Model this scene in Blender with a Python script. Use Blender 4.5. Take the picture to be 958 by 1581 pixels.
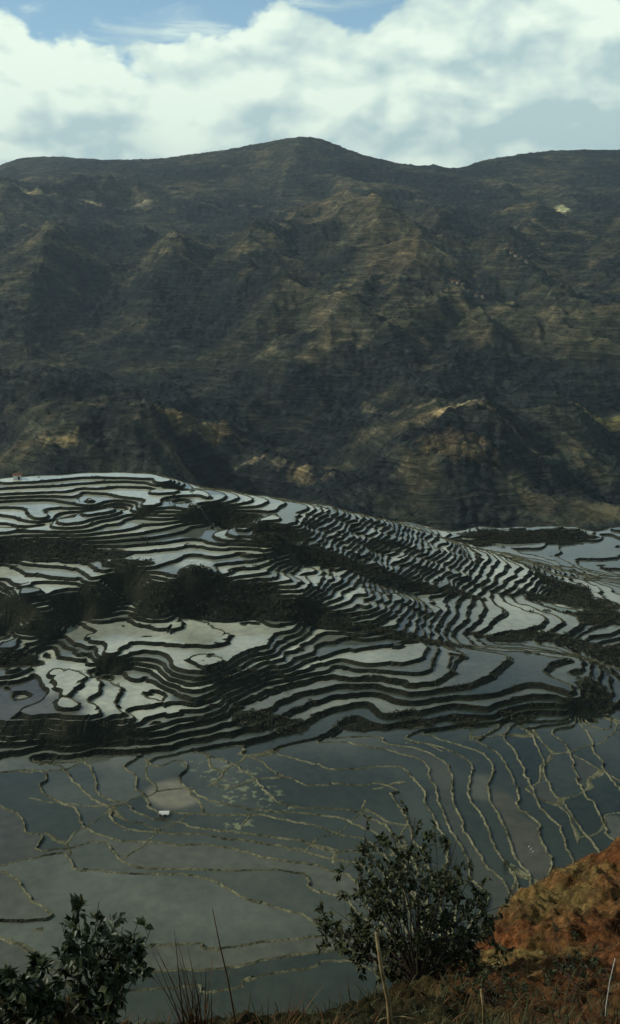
import bpy, math, random
import numpy as np
for o in list(bpy.data.objects): bpy.data.objects.remove(o, do_unlink=True)
S = bpy.context.scene
C = S.collection
R = math.radians
# ------------------------------------------------------------------ camera
FPX, CU, CV, PITCH = 1551.0, 479.0, 790.5, R(14.5)
cam = bpy.data.cameras.new('camera'); camo = bpy.data.objects.new('camera', cam); C.objects.link(camo)
camo.location = (0, 0, 0); camo.rotation_euler = (R(90) - PITCH, 0, 0)
cam.sensor_fit = 'VERTICAL'; cam.angle_y = 2 * math.atan(CV / FPX)
cam.clip_start = 0.2; cam.clip_end = 20000
S.camera = camo
# ------------------------------------------------------------------ light
SUN_AZ, SUN_EL = -78.0, 36.0          # degrees from +Y towards +X, elevation
sl = bpy.data.lights.new('sun', 'SUN'); so = bpy.data.objects.new('sun', sl); C.objects.link(so)
sl.energy = 2.0; sl.angle = R(0.6); sl.color = (1.0, 0.93, 0.8)
so.rotation_euler = (R(90 - SUN_EL), 0, R(180 - SUN_AZ))
S.view_settings.view_transform = 'Standard'; S.view_settings.look = 'None'
S.view_settings.exposure = 0.2; S.view_settings.gamma = 1.0
try: S.view_settings.use_curve_mapping = False
except Exception: pass
S.cycles.use_denoising = True
S.cycles.max_bounces = 5; S.cycles.diffuse_bounces = 2; S.cycles.glossy_bounces = 3
S.cycles.transparent_max_bounces = 4; S.cycles.volume_bounces = 0
S.cycles.caustics_reflective = False; S.cycles.caustics_refractive = False

class NT:
    """small node-tree builder"""
    def __init__(s, tree): s.t = tree; s.t.nodes.clear()
    def n(s, typ, **kw):
        nd = s.t.nodes.new(typ)
        for k, v in kw.items(): setattr(nd, k, v)
        return nd
    def link(s, a, b): s.t.links.new(a, b)
    def put(s, sock, v):
        if hasattr(v, 'is_linked') or hasattr(v, 'links'): s.link(v, sock)
        else: sock.default_value = v
    def m(s, op, a, b=0.0, c=0.0, clamp=False):
        nd = s.n('ShaderNodeMath', operation=op); nd.use_clamp = clamp
        s.put(nd.inputs[0], a); s.put(nd.inputs[1], b)
        if op in ('MULTIPLY_ADD', 'SMOOTH_MIN', 'SMOOTH_MAX'): s.put(nd.inputs[2], c)
        return nd.outputs[0]
    def ramp(s, v, a, b, x=0.0, y=1.0, smooth=True):
        nd = s.n('ShaderNodeMapRange'); nd.interpolation_type = 'SMOOTHSTEP' if smooth else 'LINEAR'
        s.put(nd.inputs[0], v)
        for i, q in enumerate((a, b, x, y)): s.put(nd.inputs[1 + i], q)
        return nd.outputs[0]
    def mix(s, f, a, b, typ='MIX'):
        nd = s.n('ShaderNodeMix', data_type='RGBA', blend_type=typ)
        s.put(nd.inputs[0], f); s.put(nd.inputs[6], a); s.put(nd.inputs[7], b)
        return nd.outputs[2]
    def noise(s, vec, scale, detail=4, rough=0.55, dist=0.0, dim='3D'):
        nd = s.n('ShaderNodeTexNoise', noise_dimensions=dim)
        s.put(nd.inputs['Vector'], vec)
        nd.inputs['Scale'].default_value = scale; nd.inputs['Detail'].default_value = detail
        nd.inputs['Roughness'].default_value = rough; nd.inputs['Distortion'].default_value = dist
        return nd.outputs[0]
    def xyz(s, x, y, z):
        nd = s.n('ShaderNodeCombineXYZ')
        for i, q in enumerate((x, y, z)): s.put(nd.inputs[i], q)
        return nd.outputs[0]

def world():
    w = bpy.data.worlds.new('World'); S.world = w; w.use_nodes = True
    T = NT(w.node_tree)
    sky = T.n('ShaderNodeTexSky', sky_type='NISHITA'); sky.sun_disc = False
    sky.sun_elevation = R(SUN_EL); sky.sun_rotation = R(SUN_AZ); sky.altitude = 1500
    sky.dust_density = 0.6; sky.ozone_density = 1.5
    geo = T.n('ShaderNodeTexCoord')
    sep = T.n('ShaderNodeSeparateXYZ'); T.link(geo.outputs['Generated'], sep.inputs[0])
    x, y, z = sep.outputs
    az = T.m('MULTIPLY', T.m('ARCTAN2', x, y), 180 / math.pi)
    el = T.m('MULTIPLY', T.m('ARCSINE', z), 180 / math.pi)
    P = T.xyz(T.m('MULTIPLY', az, 0.1), T.m('MULTIPLY', el, 0.16), 3.7)
    # lit side comes from the upper left: sample the same cloud a little towards the sun
    Pl = T.xyz(T.m('MULTIPLY_ADD', az, 0.1, -0.06), T.m('MULTIPLY_ADD', el, 0.16, 0.12), 3.7)
    n0 = T.noise(P, 2.3, 8, 0.53, 0.1); n1 = T.noise(Pl, 2.3, 8, 0.53, 0.1)
    nb = T.noise(P, 0.8, 3, 0.5)
    nw = T.noise(T.xyz(T.m('MULTIPLY', az, 0.05), T.m('MULTIPLY', el, 0.2), 9.1), 3.0, 8, 0.6, 0.6)
    # height of the cumulus tops over each direction (degrees of elevation)
    top = 10.2
    def bump(c, wd, h):
        d = T.m('DIVIDE', T.m('SUBTRACT', az, c), wd)
        return T.m('MULTIPLY', T.m('EXPONENT', T.m('MULTIPLY', T.m('MULTIPLY', d, d), -1.0)), h)
    for c, wd, h in ((-1.2, 2.9, 2.3), (2.2, 1.5, -0.9), (9.0, 5.5, 5.5), (-10.0, 4.0, -1.0), (-40, 18, 9), (45, 22, 4)):
        top = T.m('ADD', top, bump(c, wd, h))
    edge = T.m('SUBTRACT', T.m('ADD', top, T.m('MULTIPLY_ADD', n0, 6.5, -3.25)), el)
    dens = T.ramp(edge, -0.1, 0.7)
    # thin wisps and broken cloud higher up
    wis = T.m('MULTIPLY', T.ramp(nw, 0.5, 0.74), 0.75)
    hi = T.m('MULTIPLY', T.ramp(nb, 0.42, 0.62), T.ramp(el, 14.0, 30.0, 0.7, 0.2))
    dens = T.m('MAXIMUM', dens, T.m('MAXIMUM', wis, T.m('MULTIPLY', hi, T.ramp(el, 12.6, 15.0))))
    def puff(vec, scale):                         # heaped round heads
        v = T.n('ShaderNodeTexVoronoi', feature='SMOOTH_F1', voronoi_dimensions='2D'); w = T.n('ShaderNodeVectorMath', operation='ADD')
        ns = T.n('ShaderNodeTexNoise'); T.link(vec, ns.inputs['Vector']); ns.inputs['Scale'].default_value = 2.2; ns.inputs['Detail'].default_value = 5
        sc_ = T.n('ShaderNodeVectorMath', operation='SCALE'); T.link(ns.outputs['Color'], sc_.inputs[0]); sc_.inputs['Scale'].default_value = 0.38
        T.link(vec, w.inputs[0]); T.link(sc_.outputs[0], w.inputs[1]); T.link(w.outputs[0], v.inputs['Vector'])
        v.inputs['Scale'].default_value = scale; v.inputs['Detail'].default_value = 3.0; v.inputs['Roughness'].default_value = 0.45; v.inputs['Smoothness'].default_value = 0.35
        return T.m('SUBTRACT', 1.0, v.outputs['Distance'])
    q0, q1 = puff(P, 1.7), puff(Pl, 1.7); m0 = T.noise(P, 1.3, 3, 0.4)
    lit = T.m('MULTIPLY_ADD', T.m('SUBTRACT', q0, q1), 1.5, 0.6)
    lit = T.m('ADD', lit, T.m('MULTIPLY_ADD', T.m('SUBTRACT', n0, n1), 1.6, T.m('MULTIPLY_ADD', m0, 1.3, -0.62)))
    lit = T.m('ADD', lit, T.ramp(edge, 0.0, 5.0, 0.26, 0.0))
    lit = T.m('ADD', lit, T.ramp(az, -20, 20, 0.14, -0.28, smooth=False), clamp=True)
    lit = T.m('SUBTRACT', lit, T.m('MULTIPLY', T.ramp(el, 5.5, 9.5, 0.38, 0.0), T.ramp(m0, 0.4, 0.62, 1.2, 0.2)), clamp=True)
    ccol = T.mix(lit, (4.9, 6.6, 6.7, 1), (9.0, 10.4, 9.0, 1))
    hz = T.ramp(el, 5, 24, 0.75, 0.0)
    skyc = T.mix(hz, T.mix(T.ramp(el, 16, 40), sky.outputs[0], T.mix(1.0, sky.outputs[0], (0.62, 0.66, 0.46, 1), 'MULTIPLY')), (3.3, 6.0, 7.6, 1))
    col = T.mix(dens, skyc, ccol)
    bg = T.n('ShaderNodeBackground'); T.link(col, bg.inputs[0]); bg.inputs[1].default_value = 0.09
    out = T.n('ShaderNodeOutputWorld'); T.link(bg.outputs[0], out.inputs[0])
world()
# ------------------------------------------------------------------ maths helpers
_rng = np.random.RandomState(7)
_G = _rng.uniform(0, 2 * np.pi, 4096); _GX, _GY = np.cos(_G), np.sin(_G)
def perlin(x, y, seed=0):
    xi = np.floor(x).astype(np.int64); yi = np.floor(y).astype(np.int64); fx = x - xi; fy = y - yi
    def g(i, j, dx, dy):
        h = (i * 73856093) ^ (j * 19349663) ^ (seed * 83492791); h = (h ^ (h >> 13)) * 1274126177; h = (h ^ (h >> 16)) & 4095
        return _GX[h] * dx + _GY[h] * dy
    u = fx * fx * fx * (fx * (fx * 6 - 15) + 10); v = fy * fy * fy * (fy * (fy * 6 - 15) + 10)
    a = g(xi, yi, fx, fy); b = g(xi + 1, yi, fx - 1, fy); c = g(xi, yi + 1, fx, fy - 1); d = g(xi + 1, yi + 1, fx - 1, fy - 1)
    return (a + u * (b - a) + v * (c + u * (d - c) - a - u * (b - a))) * 1.5
def fbm(x, y, seed=0, octv=4, gain=0.5):
    s = 0; a = 1.0
    for k in range(octv):
        s = s + a * perlin(x, y, seed + k * 17); x = x * 2.03 + 5.3; y = y * 2.03 - 2.1; a *= gain
    return s
def ridged(x, y, seed=0, octv=5, gain=0.5):
    s = 0; a = 1.0; w = 1.0
    for k in range(octv):
        n = 1 - np.abs(perlin(x, y, seed + k * 31)); n = n * n * w; s = s + a * n
        w = np.clip(n * 1.4, 0, 1); x = x * 2.07 + 1.7; y = y * 2.07 + 3.1; a *= gain
    return s
def sstep(a, b, x):
    t = np.clip((x - a) / (b - a), 0, 1); return t * t * (3 - 2 * t)
def ray(u, v):
    x = (np.asarray(u, float) - CU) / FPX; q = (CV - np.asarray(v, float)) / FPX
    cp, sp = math.cos(PITCH), math.sin(PITCH)
    return np.stack([x, cp + q * sp, -sp + q * cp], -1)
def at_z(u, v, z):
    d = ray(u, v); return d * (np.asarray(z) / d[..., 2])[..., None]
def at_y(u, v, y):
    d = ray(u, v); return d * (np.asarray(y) / d[..., 1])[..., None]
def project(p):
    cp, sp = math.cos(PITCH), math.sin(PITCH)
    dz = p[..., 1] * cp - p[..., 2] * sp; up = p[..., 1] * sp + p[..., 2] * cp
    return CU + FPX * p[..., 0] / dz, CV - FPX * up / dz
class RBF:
    def __init__(s, P, z, c=6.0, reg=0.02):
        s.P = np.asarray(P, float)[:, :2]; z = np.asarray(z, float); s.c = c
        n = len(z); A = np.zeros((n + 3, n + 3))
        D = np.sqrt(((s.P[:, None] - s.P[None]) ** 2).sum(-1) + c * c)
        A[:n, :n] = D - reg * c * np.eye(n); s.sc = 100.0
        L = np.column_stack([np.ones(n), s.P / s.sc]); A[:n, n:] = L; A[n:, :n] = L.T
        s.w = np.linalg.solve(A, np.concatenate([z, np.zeros(3)]))
    def __call__(s, x, y):
        sh = np.shape(x); x = np.ravel(x); y = np.ravel(y); out = np.empty(len(x)); n = len(s.P)
        for i in range(0, len(x), 20000):
            a = x[i:i + 20000]; b = y[i:i + 20000]
            D = np.sqrt((a[:, None] - s.P[None, :, 0]) ** 2 + (b[:, None] - s.P[None, :, 1]) ** 2 + s.c ** 2)
            out[i:i + 20000] = D @ s.w[:n] + s.w[n] + s.w[n + 1] * a / s.sc + s.w[n + 2] * b / s.sc
        return out.reshape(sh)
def grid_interp(xs, ys, Z):
    """bilinear lookup in a regular grid"""
    x0, dx = xs[0], xs[1] - xs[0]; y0, dy = ys[0], ys[1] - ys[0]
    def f(x, y):
        a = np.clip((np.asarray(x, float) - x0) / dx, 0, len(xs) - 1.001); b = np.clip((np.asarray(y, float) - y0) / dy, 0, len(ys) - 1.001)
        i = a.astype(int); j = b.astype(int); a = a - i; b = b - j
        return (Z[j, i] * (1 - a) + Z[j, i + 1] * a) * (1 - b) + (Z[j + 1, i] * (1 - a) + Z[j + 1, i + 1] * a) * b
    return f
# ------------------------------------------------------------------ object helpers
def link_mesh(name, me, m=None, parent=None, kind=None):
    o = bpy.data.objects.new(name, me); C.objects.link(o)
    if m is not None:
        for q in (m if isinstance(m, (list, tuple)) else [m]): me.materials.append(q)
    if parent: o.parent = parent
    if kind: o['kind'] = kind
    return o
def np_mesh(name, V, F, smooth=False):
    """V (n,3), F (m,k) all faces of k corners"""
    me = bpy.data.meshes.new(name); F = np.asarray(F, np.int32); k = F.shape[1]
    me.vertices.add(len(V)); me.vertices.foreach_set('co', np.asarray(V, np.float32).ravel())
    me.loops.add(F.size); me.loops.foreach_set('vertex_index', F.ravel())
    me.polygons.add(len(F)); me.polygons.foreach_set('loop_start', np.arange(0, F.size, k, dtype=np.int32))
    me.update(calc_edges=True)
    me.polygons.foreach_set('use_smooth', np.full(len(F), smooth))
    return me
def attr(me, name, data, dom='POINT'):
    data = np.asarray(data, np.float32)
    if data.ndim == 1:
        a = me.attributes.new(name, 'FLOAT', dom); a.data.foreach_set('value', data)
    else:
        a = me.attributes.new(name, 'FLOAT_COLOR', dom)
        a.data.foreach_set('color', np.column_stack([data, np.ones(len(data), np.float32)]).astype(np.float32).ravel())
def thing(name, label, cat, loc=(0, 0, 0), rz=0.0, group=None):
    o = bpy.data.objects.new(name, None); C.objects.link(o); o.location = loc; o.rotation_euler = (0, 0, rz)
    o.empty_display_size = 0.2
    return tag(o, label, cat, group)
def tag(o, label, cat, group=None):
    o['label'] = label; o['category'] = cat
    if group: o['group'] = group
    return o
class MB:
    def __init__(s): s.v = []; s.f = []
    def add(s, vs, fs):
        b = len(s.v); s.v += [tuple(map(float, q)) for q in vs]; s.f += [tuple(b + i for i in q) for q in fs]
    def box(s, c, d, top=1.0):
        x, y, z = c; a, b, h = d[0] / 2, d[1] / 2, d[2] / 2
        vs = [(x + i * a * (top if k > 0 else 1), y + j * b * (top if k > 0 else 1), z + k * h) for k in (-1, 1) for i, j in ((-1, -1), (1, -1), (1, 1), (-1, 1))]
        s.add(vs, [(3, 2, 1, 0), (4, 5, 6, 7)] + [(i, (i + 1) % 4, 4 + (i + 1) % 4, 4 + i) for i in range(4)])
    def tube(s, pts, r0, r1, n=6):
        pts = [np.array(p, float) for p in pts]; rings = []
        for i, p in enumerate(pts):
            t = pts[min(i + 1, len(pts) - 1)] - pts[max(i - 1, 0)]; t = t / (np.linalg.norm(t) + 1e-9)
            a = np.cross(t, (0.31, 0.9, 0.17)); a /= np.linalg.norm(a); b = np.cross(t, a)
            r = r0 + (r1 - r0) * i / (len(pts) - 1)
            rings += [p + r * (math.cos(2 * math.pi * k / n) * a + math.sin(2 * math.pi * k / n) * b) for k in range(n)]
        fs = [(i * n + k, i * n + (k + 1) % n, (i + 1) * n + (k + 1) % n, (i + 1) * n + k) for i in range(len(pts) - 1) for k in range(n)]
        fs += [tuple(range(n - 1, -1, -1)), tuple(range((len(pts) - 1) * n, len(pts) * n))]
        s.add(rings, fs)
    def build(s, name, m, parent=None, smooth=False):
        me = bpy.data.meshes.new(name); me.from_pydata(s.v, [], s.f); me.update()
        if smooth: me.polygons.foreach_set('use_smooth', np.ones(len(me.polygons), bool))
        return link_mesh(name, me, m, parent)
def material(name):
    m = bpy.data.materials.new(name); m.use_nodes = True; T = NT(m.node_tree)
    b = T.n('ShaderNodeBsdfPrincipled'); o = T.n('ShaderNodeOutputMaterial'); T.link(b.outputs[0], o.inputs[0])
    return m, T, b
def geo_pos(T): return T.n('ShaderNodeNewGeometry').outputs['Position']
def get_attr(T, name, out='Fac'):
    a = T.n('ShaderNodeAttribute'); a.attribute_name = name; return a.outputs[out]
def bump(T, b, h, strength, dist):
    n = T.n('ShaderNodeBump'); n.inputs['Strength'].default_value = strength; n.inputs['Distance'].default_value = dist
    T.link(h, n.inputs['Height']); T.link(n.outputs[0], b.inputs['Normal'])
def two_tone(name, a, b_, scale, rough=0.8, spec=0.2, bmp=0.0, lo=0.35, hi=0.65, obj=False):
    m, T, b = material(name)
    p = T.n('ShaderNodeTexCoord').outputs['Object'] if obj else geo_pos(T)
    n = T.noise(p, scale, 6, 0.6)
    T.link(T.mix(T.ramp(n, lo, hi), (*a, 1), (*b_, 1)), b.inputs['Base Color'])
    b.inputs['Roughness'].default_value = rough; b.inputs['Specular IOR Level'].default_value = spec
    if bmp: bump(T, b, n, 0.6, bmp)
    return m
# ------------------------------------------------------------------ terrace base surface: control heights
# (u, v) are places in the view, z the height of the ground there below the viewpoint
ZA, ZB, SA = -149.2, -158.4, 0.4                    # the basin has finer steps, between these heights
CTRL = []; SH = 1.0                                  # height of one step on the hills
def pts(z, *uv):
    for u, v in uv: CTRL.append((u, v, z))
def line(z0, z1, *uv, step=28):
    uv = np.array(uv, float); seg = np.hypot(*np.diff(uv, axis=0).T); L = np.concatenate([[0], np.cumsum(seg)])
    n = max(2, int(L[-1] / step) + 1)
    for t in np.linspace(0, L[-1], n):
        CTRL.append((np.interp(t, L, uv[:, 0]), np.interp(t, L, uv[:, 1]), z0 + (z1 - z0) * t / L[-1]))
def A(k, *uv):
    n0 = len(CTRL); z = -150 - SA * k; line(z, z, *uv, step=22)
    for i in range(n0, len(CTRL)): CTRL[i] = CTRL[i] + (1,)
def Z(n, *uv):
    for u, v in uv: CTRL.append((u, v, -150 - SA * (n + 0.5), 1))
# the low basin of wide ponds falls away from the viewer, towards the right: its bunds hide their drops
Z(0, (300, 1400), (150, 1390), (60, 1370), (360, 1420), (250, 1440), (200, 1380), (400, 1430), (120, 1440), (100, 1350), (170, 1420), (300, 1370), (250, 1360), (330, 1440))
A(1, (0, 1338), (20, 1332), (60, 1323), (98, 1312), (103, 1318), (105, 1328), (112, 1338), (145, 1344), (200, 1347), (280, 1348), (325, 1354), (350, 1364), (395, 1387), (435, 1399), (470, 1412), (500, 1430))
Z(1, (20, 1300), (55, 1300), (20, 1270), (150, 1325), (135, 1318), (440, 1380), (480, 1395))
A(2, (0, 1243), (30, 1262), (48, 1280), (45, 1295), (75, 1314), (104, 1309), (150, 1297), (165, 1299), (175, 1312), (188, 1320), (197, 1334), (230, 1340), (280, 1342), (360, 1345), (420, 1342), (465, 1346), (478, 1365), (490, 1374), (540, 1390))
Z(2, (70, 1240), (100, 1280), (40, 1225), (300, 1322), (400, 1336), (240, 1320), (350, 1332), (450, 1340))
A(3, (60, 1186), (67, 1215), (80, 1235), (115, 1248), (125, 1266), (145, 1281), (165, 1292), (185, 1297), (250, 1302), (300, 1301), (350, 1309), (425, 1328), (479, 1333), (545, 1352))
Z(3, (110, 1225), (150, 1265), (90, 1200), (230, 1292), (330, 1298), (410, 1315))
A(4, (96, 1180), (110, 1205), (135, 1227), (162, 1245), (172, 1257), (188, 1268), (192, 1281), (220, 1285), (270, 1286), (320, 1286), (350, 1294), (415, 1303), (479, 1315), (560, 1335))
Z(4, (130, 1205), (150, 1233), (200, 1262), (250, 1277), (350, 1287))
A(5, (140, 1183), (147, 1205), (143, 1220), (155, 1231), (185, 1241), (215, 1252), (245, 1265), (300, 1275), (340, 1283), (400, 1291), (479, 1300), (560, 1318))
Z(5, (180, 1200), (180, 1225), (210, 1240), (260, 1262), (380, 1272))
A(6, (203, 1176), (210, 1190), (213, 1220), (226, 1240), (246, 1253), (295, 1258), (370, 1257), (410, 1260), (479, 1272), (565, 1297))
Z(6, (235, 1200), (250, 1235), (330, 1250), (400, 1253))
A(7, (276, 1172), (286, 1200), (300, 1228), (335, 1237), (365, 1245), (390, 1252), (440, 1254), (479, 1258), (530, 1262), (575, 1285))
A(8, (318, 1166), (360, 1180), (398, 1200), (409, 1220), (424, 1239), (450, 1246), (490, 1247), (553, 1252), (590, 1272))
Z(7, (310, 1200), (350, 1215), (380, 1240)); Z(8, (420, 1215), (400, 1190), (520, 1235))
A(9, (370, 1162), (405, 1175), (415, 1190), (435, 1200), (479, 1207), (553, 1211), (600, 1215), (613, 1231), (632, 1256), (640, 1300))
Z(9, (450, 1185), (560, 1198))
A(10, (420, 1158), (493, 1180), (508, 1187), (548, 1187), (593, 1183), (628, 1187), (633, 1199), (653, 1217), (655, 1234), (673, 1257), (690, 1300), (690, 1350))
A(11, (540, 1152), (600, 1158), (653, 1172), (668, 1195), (671, 1225), (683, 1242), (690, 1265), (720, 1320), (728, 1360))
A(12, (600, 1149), (650, 1157), (683, 1173), (700, 1190), (705, 1215), (700, 1240), (718, 1275), (725, 1295), (743, 1320), (748, 1340), (783, 1364), (790, 1400))
A(13, (650, 1146), (690, 1156), (728, 1172), (738, 1187), (725, 1202), (728, 1235), (748, 1265), (760, 1290), (764, 1312), (785, 1337))
A(14, (690, 1143), (730, 1155), (764, 1172), (766, 1190), (752, 1215), (763, 1240), (778, 1275), (800, 1330))
A(15, (740, 1139), (783, 1175), (798, 1215), (803, 1250), (828, 1270), (838, 1295), (858, 1332))
A(16, (780, 1134), (812, 1190), (828, 1235), (838, 1255), (868, 1280), (880, 1322))
A(17, (820, 1129), (840, 1180), (855, 1215), (866, 1235), (893, 1275), (918, 1302))
A(18, (860, 1124), (880, 1170), (900, 1212), (922, 1250), (940, 1290)); A(19, (900, 1119), (925, 1170), (958, 1225)); A(20, (945, 1114), (990, 1190))
A(0, (0, 1345), (30, 1358), (47, 1378), (50, 1390), (65, 1398), (100, 1414), (75, 1422), (35, 1423), (0, 1421)); Z(-1, (10, 1385), (20, 1402), (-60, 1380))
A(0, (0, 1443), (30, 1458), (60, 1481), (90, 1500)); Z(-1, (0, 1475), (20, 1490), (-60, 1470)); Z(0, (20, 1436), (60, 1450))
A(0, (150, 1470), (230, 1460), (310, 1460), (340, 1464), (380, 1459), (425, 1452), (479, 1447), (540, 1440)); Z(-1, (280, 1476), (420, 1470), (350, 1480))
A(-1, (200, 1502), (300, 1496), (360, 1490), (415, 1480), (479, 1472), (540, 1466)); A(-2, (200, 1530), (300, 1522), (360, 1514), (415, 1500), (479, 1490), (540, 1480)); Z(-3, (300, 1565), (100, 1560), (500, 1540), (650, 1540))
Z(3, (580, 1400)); Z(5, (620, 1400)); Z(8, (670, 1420), (690, 1480)); Z(11, (740, 1430)); Z(14, (830, 1400), (800, 1480)); Z(17, (950, 1380), (1050, 1350))
def sc(u): return 1.065 + 0.055 * min(max((u - 350) / 608.0, 0), 1)      # the hillsides lean towards the right as well
FOOT = [(-200, 1210), (0, 1192), (60, 1180), (130, 1172), (350, 1156), (470, 1147), (560, 1137), (700, 1128), (800, 1118), (900, 1104), (960, 1098), (1200, 1090)]
for (u, v), z in zip(FOOT[1:-1], (-151.0, -151.4, -151.9, -153.4, -154.1, -154.6, -155.7, -156.6, -157.7, -158.2)): CTRL.append((u, v, z, 1))
for a_, b_, z0, z1 in (((240, 1165), (350, 1156), -152.6, -153.4), ((410, 1152), (440, 1149), -153.8, -154.0), ((515, 1142), (560, 1137), -154.3, -154.6), ((620, 1133), (660, 1131), -155.0, -155.4)): line(z0 / sc(a_[0]), z1 / sc(b_[0]), a_, b_)
# foot of the near hill, its shaded front, its top
def B(k, *uv):
    z = (-142.2 + k) * sc(np.mean([q[0] for q in uv])); z = ZA + SH * round((z - ZA) / SH); n0 = len(CTRL); line(z, z, *uv)
    for i in range(n0, len(CTRL)): CTRL[i] = CTRL[i] + (1,)
pts(-139.2, (200, 1130)); pts(-136.2, (205, 1105)); pts(-140.2, (250, 1130)); pts(-141.3, (300, 1130)); pts(-142.6, (350, 1135)); pts(-142.2, (400, 1125)); pts(-138.0, (300, 1092)); pts(-139.9, (350, 1098)); pts(-140.7, (400, 1098)); pts(-140.7, (450, 1088)); pts(-142.0, (480, 1112), (560, 1105)); pts(-140.2, (600, 1100), (700, 1098)); pts(-141.6, (150, 1150), (90, 1155))
pts(-134.2, (300, 1050)); pts(-135.8, (350, 1052)); pts(-136.2, (300, 1070)); pts(-138.0, (400, 1058)); pts(-134.8, (400, 1030)); pts(-138.4, (450, 1052)); pts(-139.6, (500, 1062)); pts(-136.8, (470, 1030)); pts(-138.0, (520, 1040)); pts(-139.8, (580, 1072)); pts(-139.0, (680, 1082), (760, 1092))
pts(-137.1, (150, 1115), (110, 1120)); B(9, (123, 1000), (127, 1008), (143, 1012), (165, 1021)); B(8, (90, 1005), (100, 1012), (112, 1020), (139, 1022)); B(8, (67, 1040), (93, 1039), (113, 1038), (121, 1043), (100, 1058), (97, 1065), (107, 1075), (110, 1088))
B(7, (77, 1008), (83, 1018), (100, 1025), (120, 1031), (137, 1042), (142, 1052), (139, 1064), (137, 1080), (143, 1086)); B(6, (165, 1036), (185, 1041), (176, 1060), (181, 1080), (190, 1092)); B(5, (246, 1070), (212, 1097)); pts(-136.9, (225, 1085), (205, 1060)); pts(-134.7, (105, 1033), (80, 1048), (120, 1070)); pts(-135.8, (165, 1060), (160, 1080))
B(7, (20, 1027), (50, 1042), (73, 1057), (88, 1075), (95, 1098)); pts(-136.0, (20, 1062), (40, 1085), (55, 1110), (0, 1100)); pts(-139.4, (10, 1140)); pts(-141.1, (60, 1150)); pts(-137.1, (20, 1120)); pts(-133.2, (30, 1030))
pts(-132.0, (20, 1005), (200, 1000), (300, 1005)); pts(-131.0, (30, 980), (150, 978), (300, 975), (220, 985)); pts(-132.5, (400, 1000), (330, 1025), (280, 1030))
pts(-131.5, (420, 972), (380, 975)); pts(-134.8, (470, 1010)); pts(-134.0, (500, 985), (560, 985))
pts(-136.0, (560, 1030)); pts(-136.4, (640, 1050)); pts(-134.6, (600, 1000), (660, 1005)); pts(-136, (700, 1020), (760, 1010)); pts(-136.8, (700, 1055)); pts(-136.6, (800, 1030), (860, 1025)); pts(-137.2, (780, 1060))
pts(-137.4, (880, 1040), (840, 1070), (895, 1075), (905, 1050)); pts(-139.2, (915, 1080), (880, 1092), (925, 1050)); pts(-136.4, (820, 1012), (890, 1018))
# dark hollow behind it and the left spur
pts(-131.6, (300, 960), (200, 962), (100, 962), (20, 962), (390, 958)); pts(-127.4, (300, 930), (240, 938), (380, 930)); pts(-129.3, (150, 948)); pts(-127.6, (90, 948)); pts(-126.3, (40, 945)); pts(-124.3, (30, 930)); pts(-126.0, (110, 930)); pts(-128.3, (200, 932)); pts(-125.0, (190, 912)); pts(-123.0, (120, 912)); pts(-122.0, (60, 908)); pts(-121.2, (20, 900), (235, 902), (160, 900)); pts(-120.4, (30, 878), (60, 885), (100, 893))
pts(-119.4, (200, 885), (120, 878), (0, 866)); pts(-121.5, (300, 905)); pts(-117, (60, 850), (120, 850), (200, 860)); pts(-118, (300, 875), (260, 880)); pts(-121.8, (350, 900))
# upper plateau of wide bright ponds
line(-113.0, -112.4, (-40, 834), (60, 824), (130, 822)); B(36, (-40, 754), (0, 753), (67, 750), (130, 745), (187, 742), (260, 747)); B(35, (-40, 763), (0, 762), (80, 759), (147, 753), (187, 750), (264, 755))
B(34, (100, 766), (117, 762), (147, 756), (174, 763), (200, 768), (217, 774), (227, 781)); B(33, (-40, 773), (0, 773), (77, 770), (100, 776), (147, 780), (174, 783)); B(32, (-40, 782), (0, 782), (37, 783), (43, 792), (73, 800), (90, 802), (127, 792), (180, 786)); B(30.7, (-40, 807), (0, 806), (45, 811), (95, 806), (130, 796), (182, 789))
B(37, (70, 742), (110, 738), (140, 735), (240, 739)); pts(-104.7, (180, 729), (130, 730), (60, 733), (230, 731)); pts(-105.6, (0, 740)); pts(-107.6, (240, 765), (200, 760)); B(33, (264, 757), (256, 777), (230, 785)); pts(-109.8, (280, 775)); pts(-107.9, (295, 757)); pts(-111.6, (60, 815), (160, 808)); pts(-112.2, (210, 800), (190, 812))
pts(-109.2, (330, 775), (310, 785))
pts(-112.5, (240, 805), (300, 800)); pts(-115.0, (250, 830), (200, 835), (300, 820)); pts(-117.0, (300, 845), (350, 850), (250, 855))
# long spur running right with the fan of narrow terraces
line(-110.5, -112.5, (350, 778), (400, 778), (470, 782))
for a_, b_, z_ in (((440, 781), (385, 812), -112.2), ((500, 786), (430, 828), -114.6), ((530, 792), (462, 838), -117.0), ((560, 800), (500, 850), -119.6), ((600, 810), (540, 862), -123.0), ((640, 822), (585, 876), -126.6), ((680, 835), (630, 888), -130.2), ((720, 848), (672, 900), -133.6), ((760, 858), (712, 908), -136.8), ((795, 870), (748, 914), -139.0), ((822, 882), (785, 920), -141.2)):
    line(z_, z_, a_, ((a_[0] + b_[0]) / 2 + 6, (a_[1] + b_[1]) / 2), b_, step=18)
pts(-121.5, (440, 850)); pts(-124.6, (520, 880)); pts(-130.5, (590, 900)); pts(-135.2, (650, 918))
pts(-144.5, (850, 910), (840, 890)); pts(-149, (900, 935), (930, 945))
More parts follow.
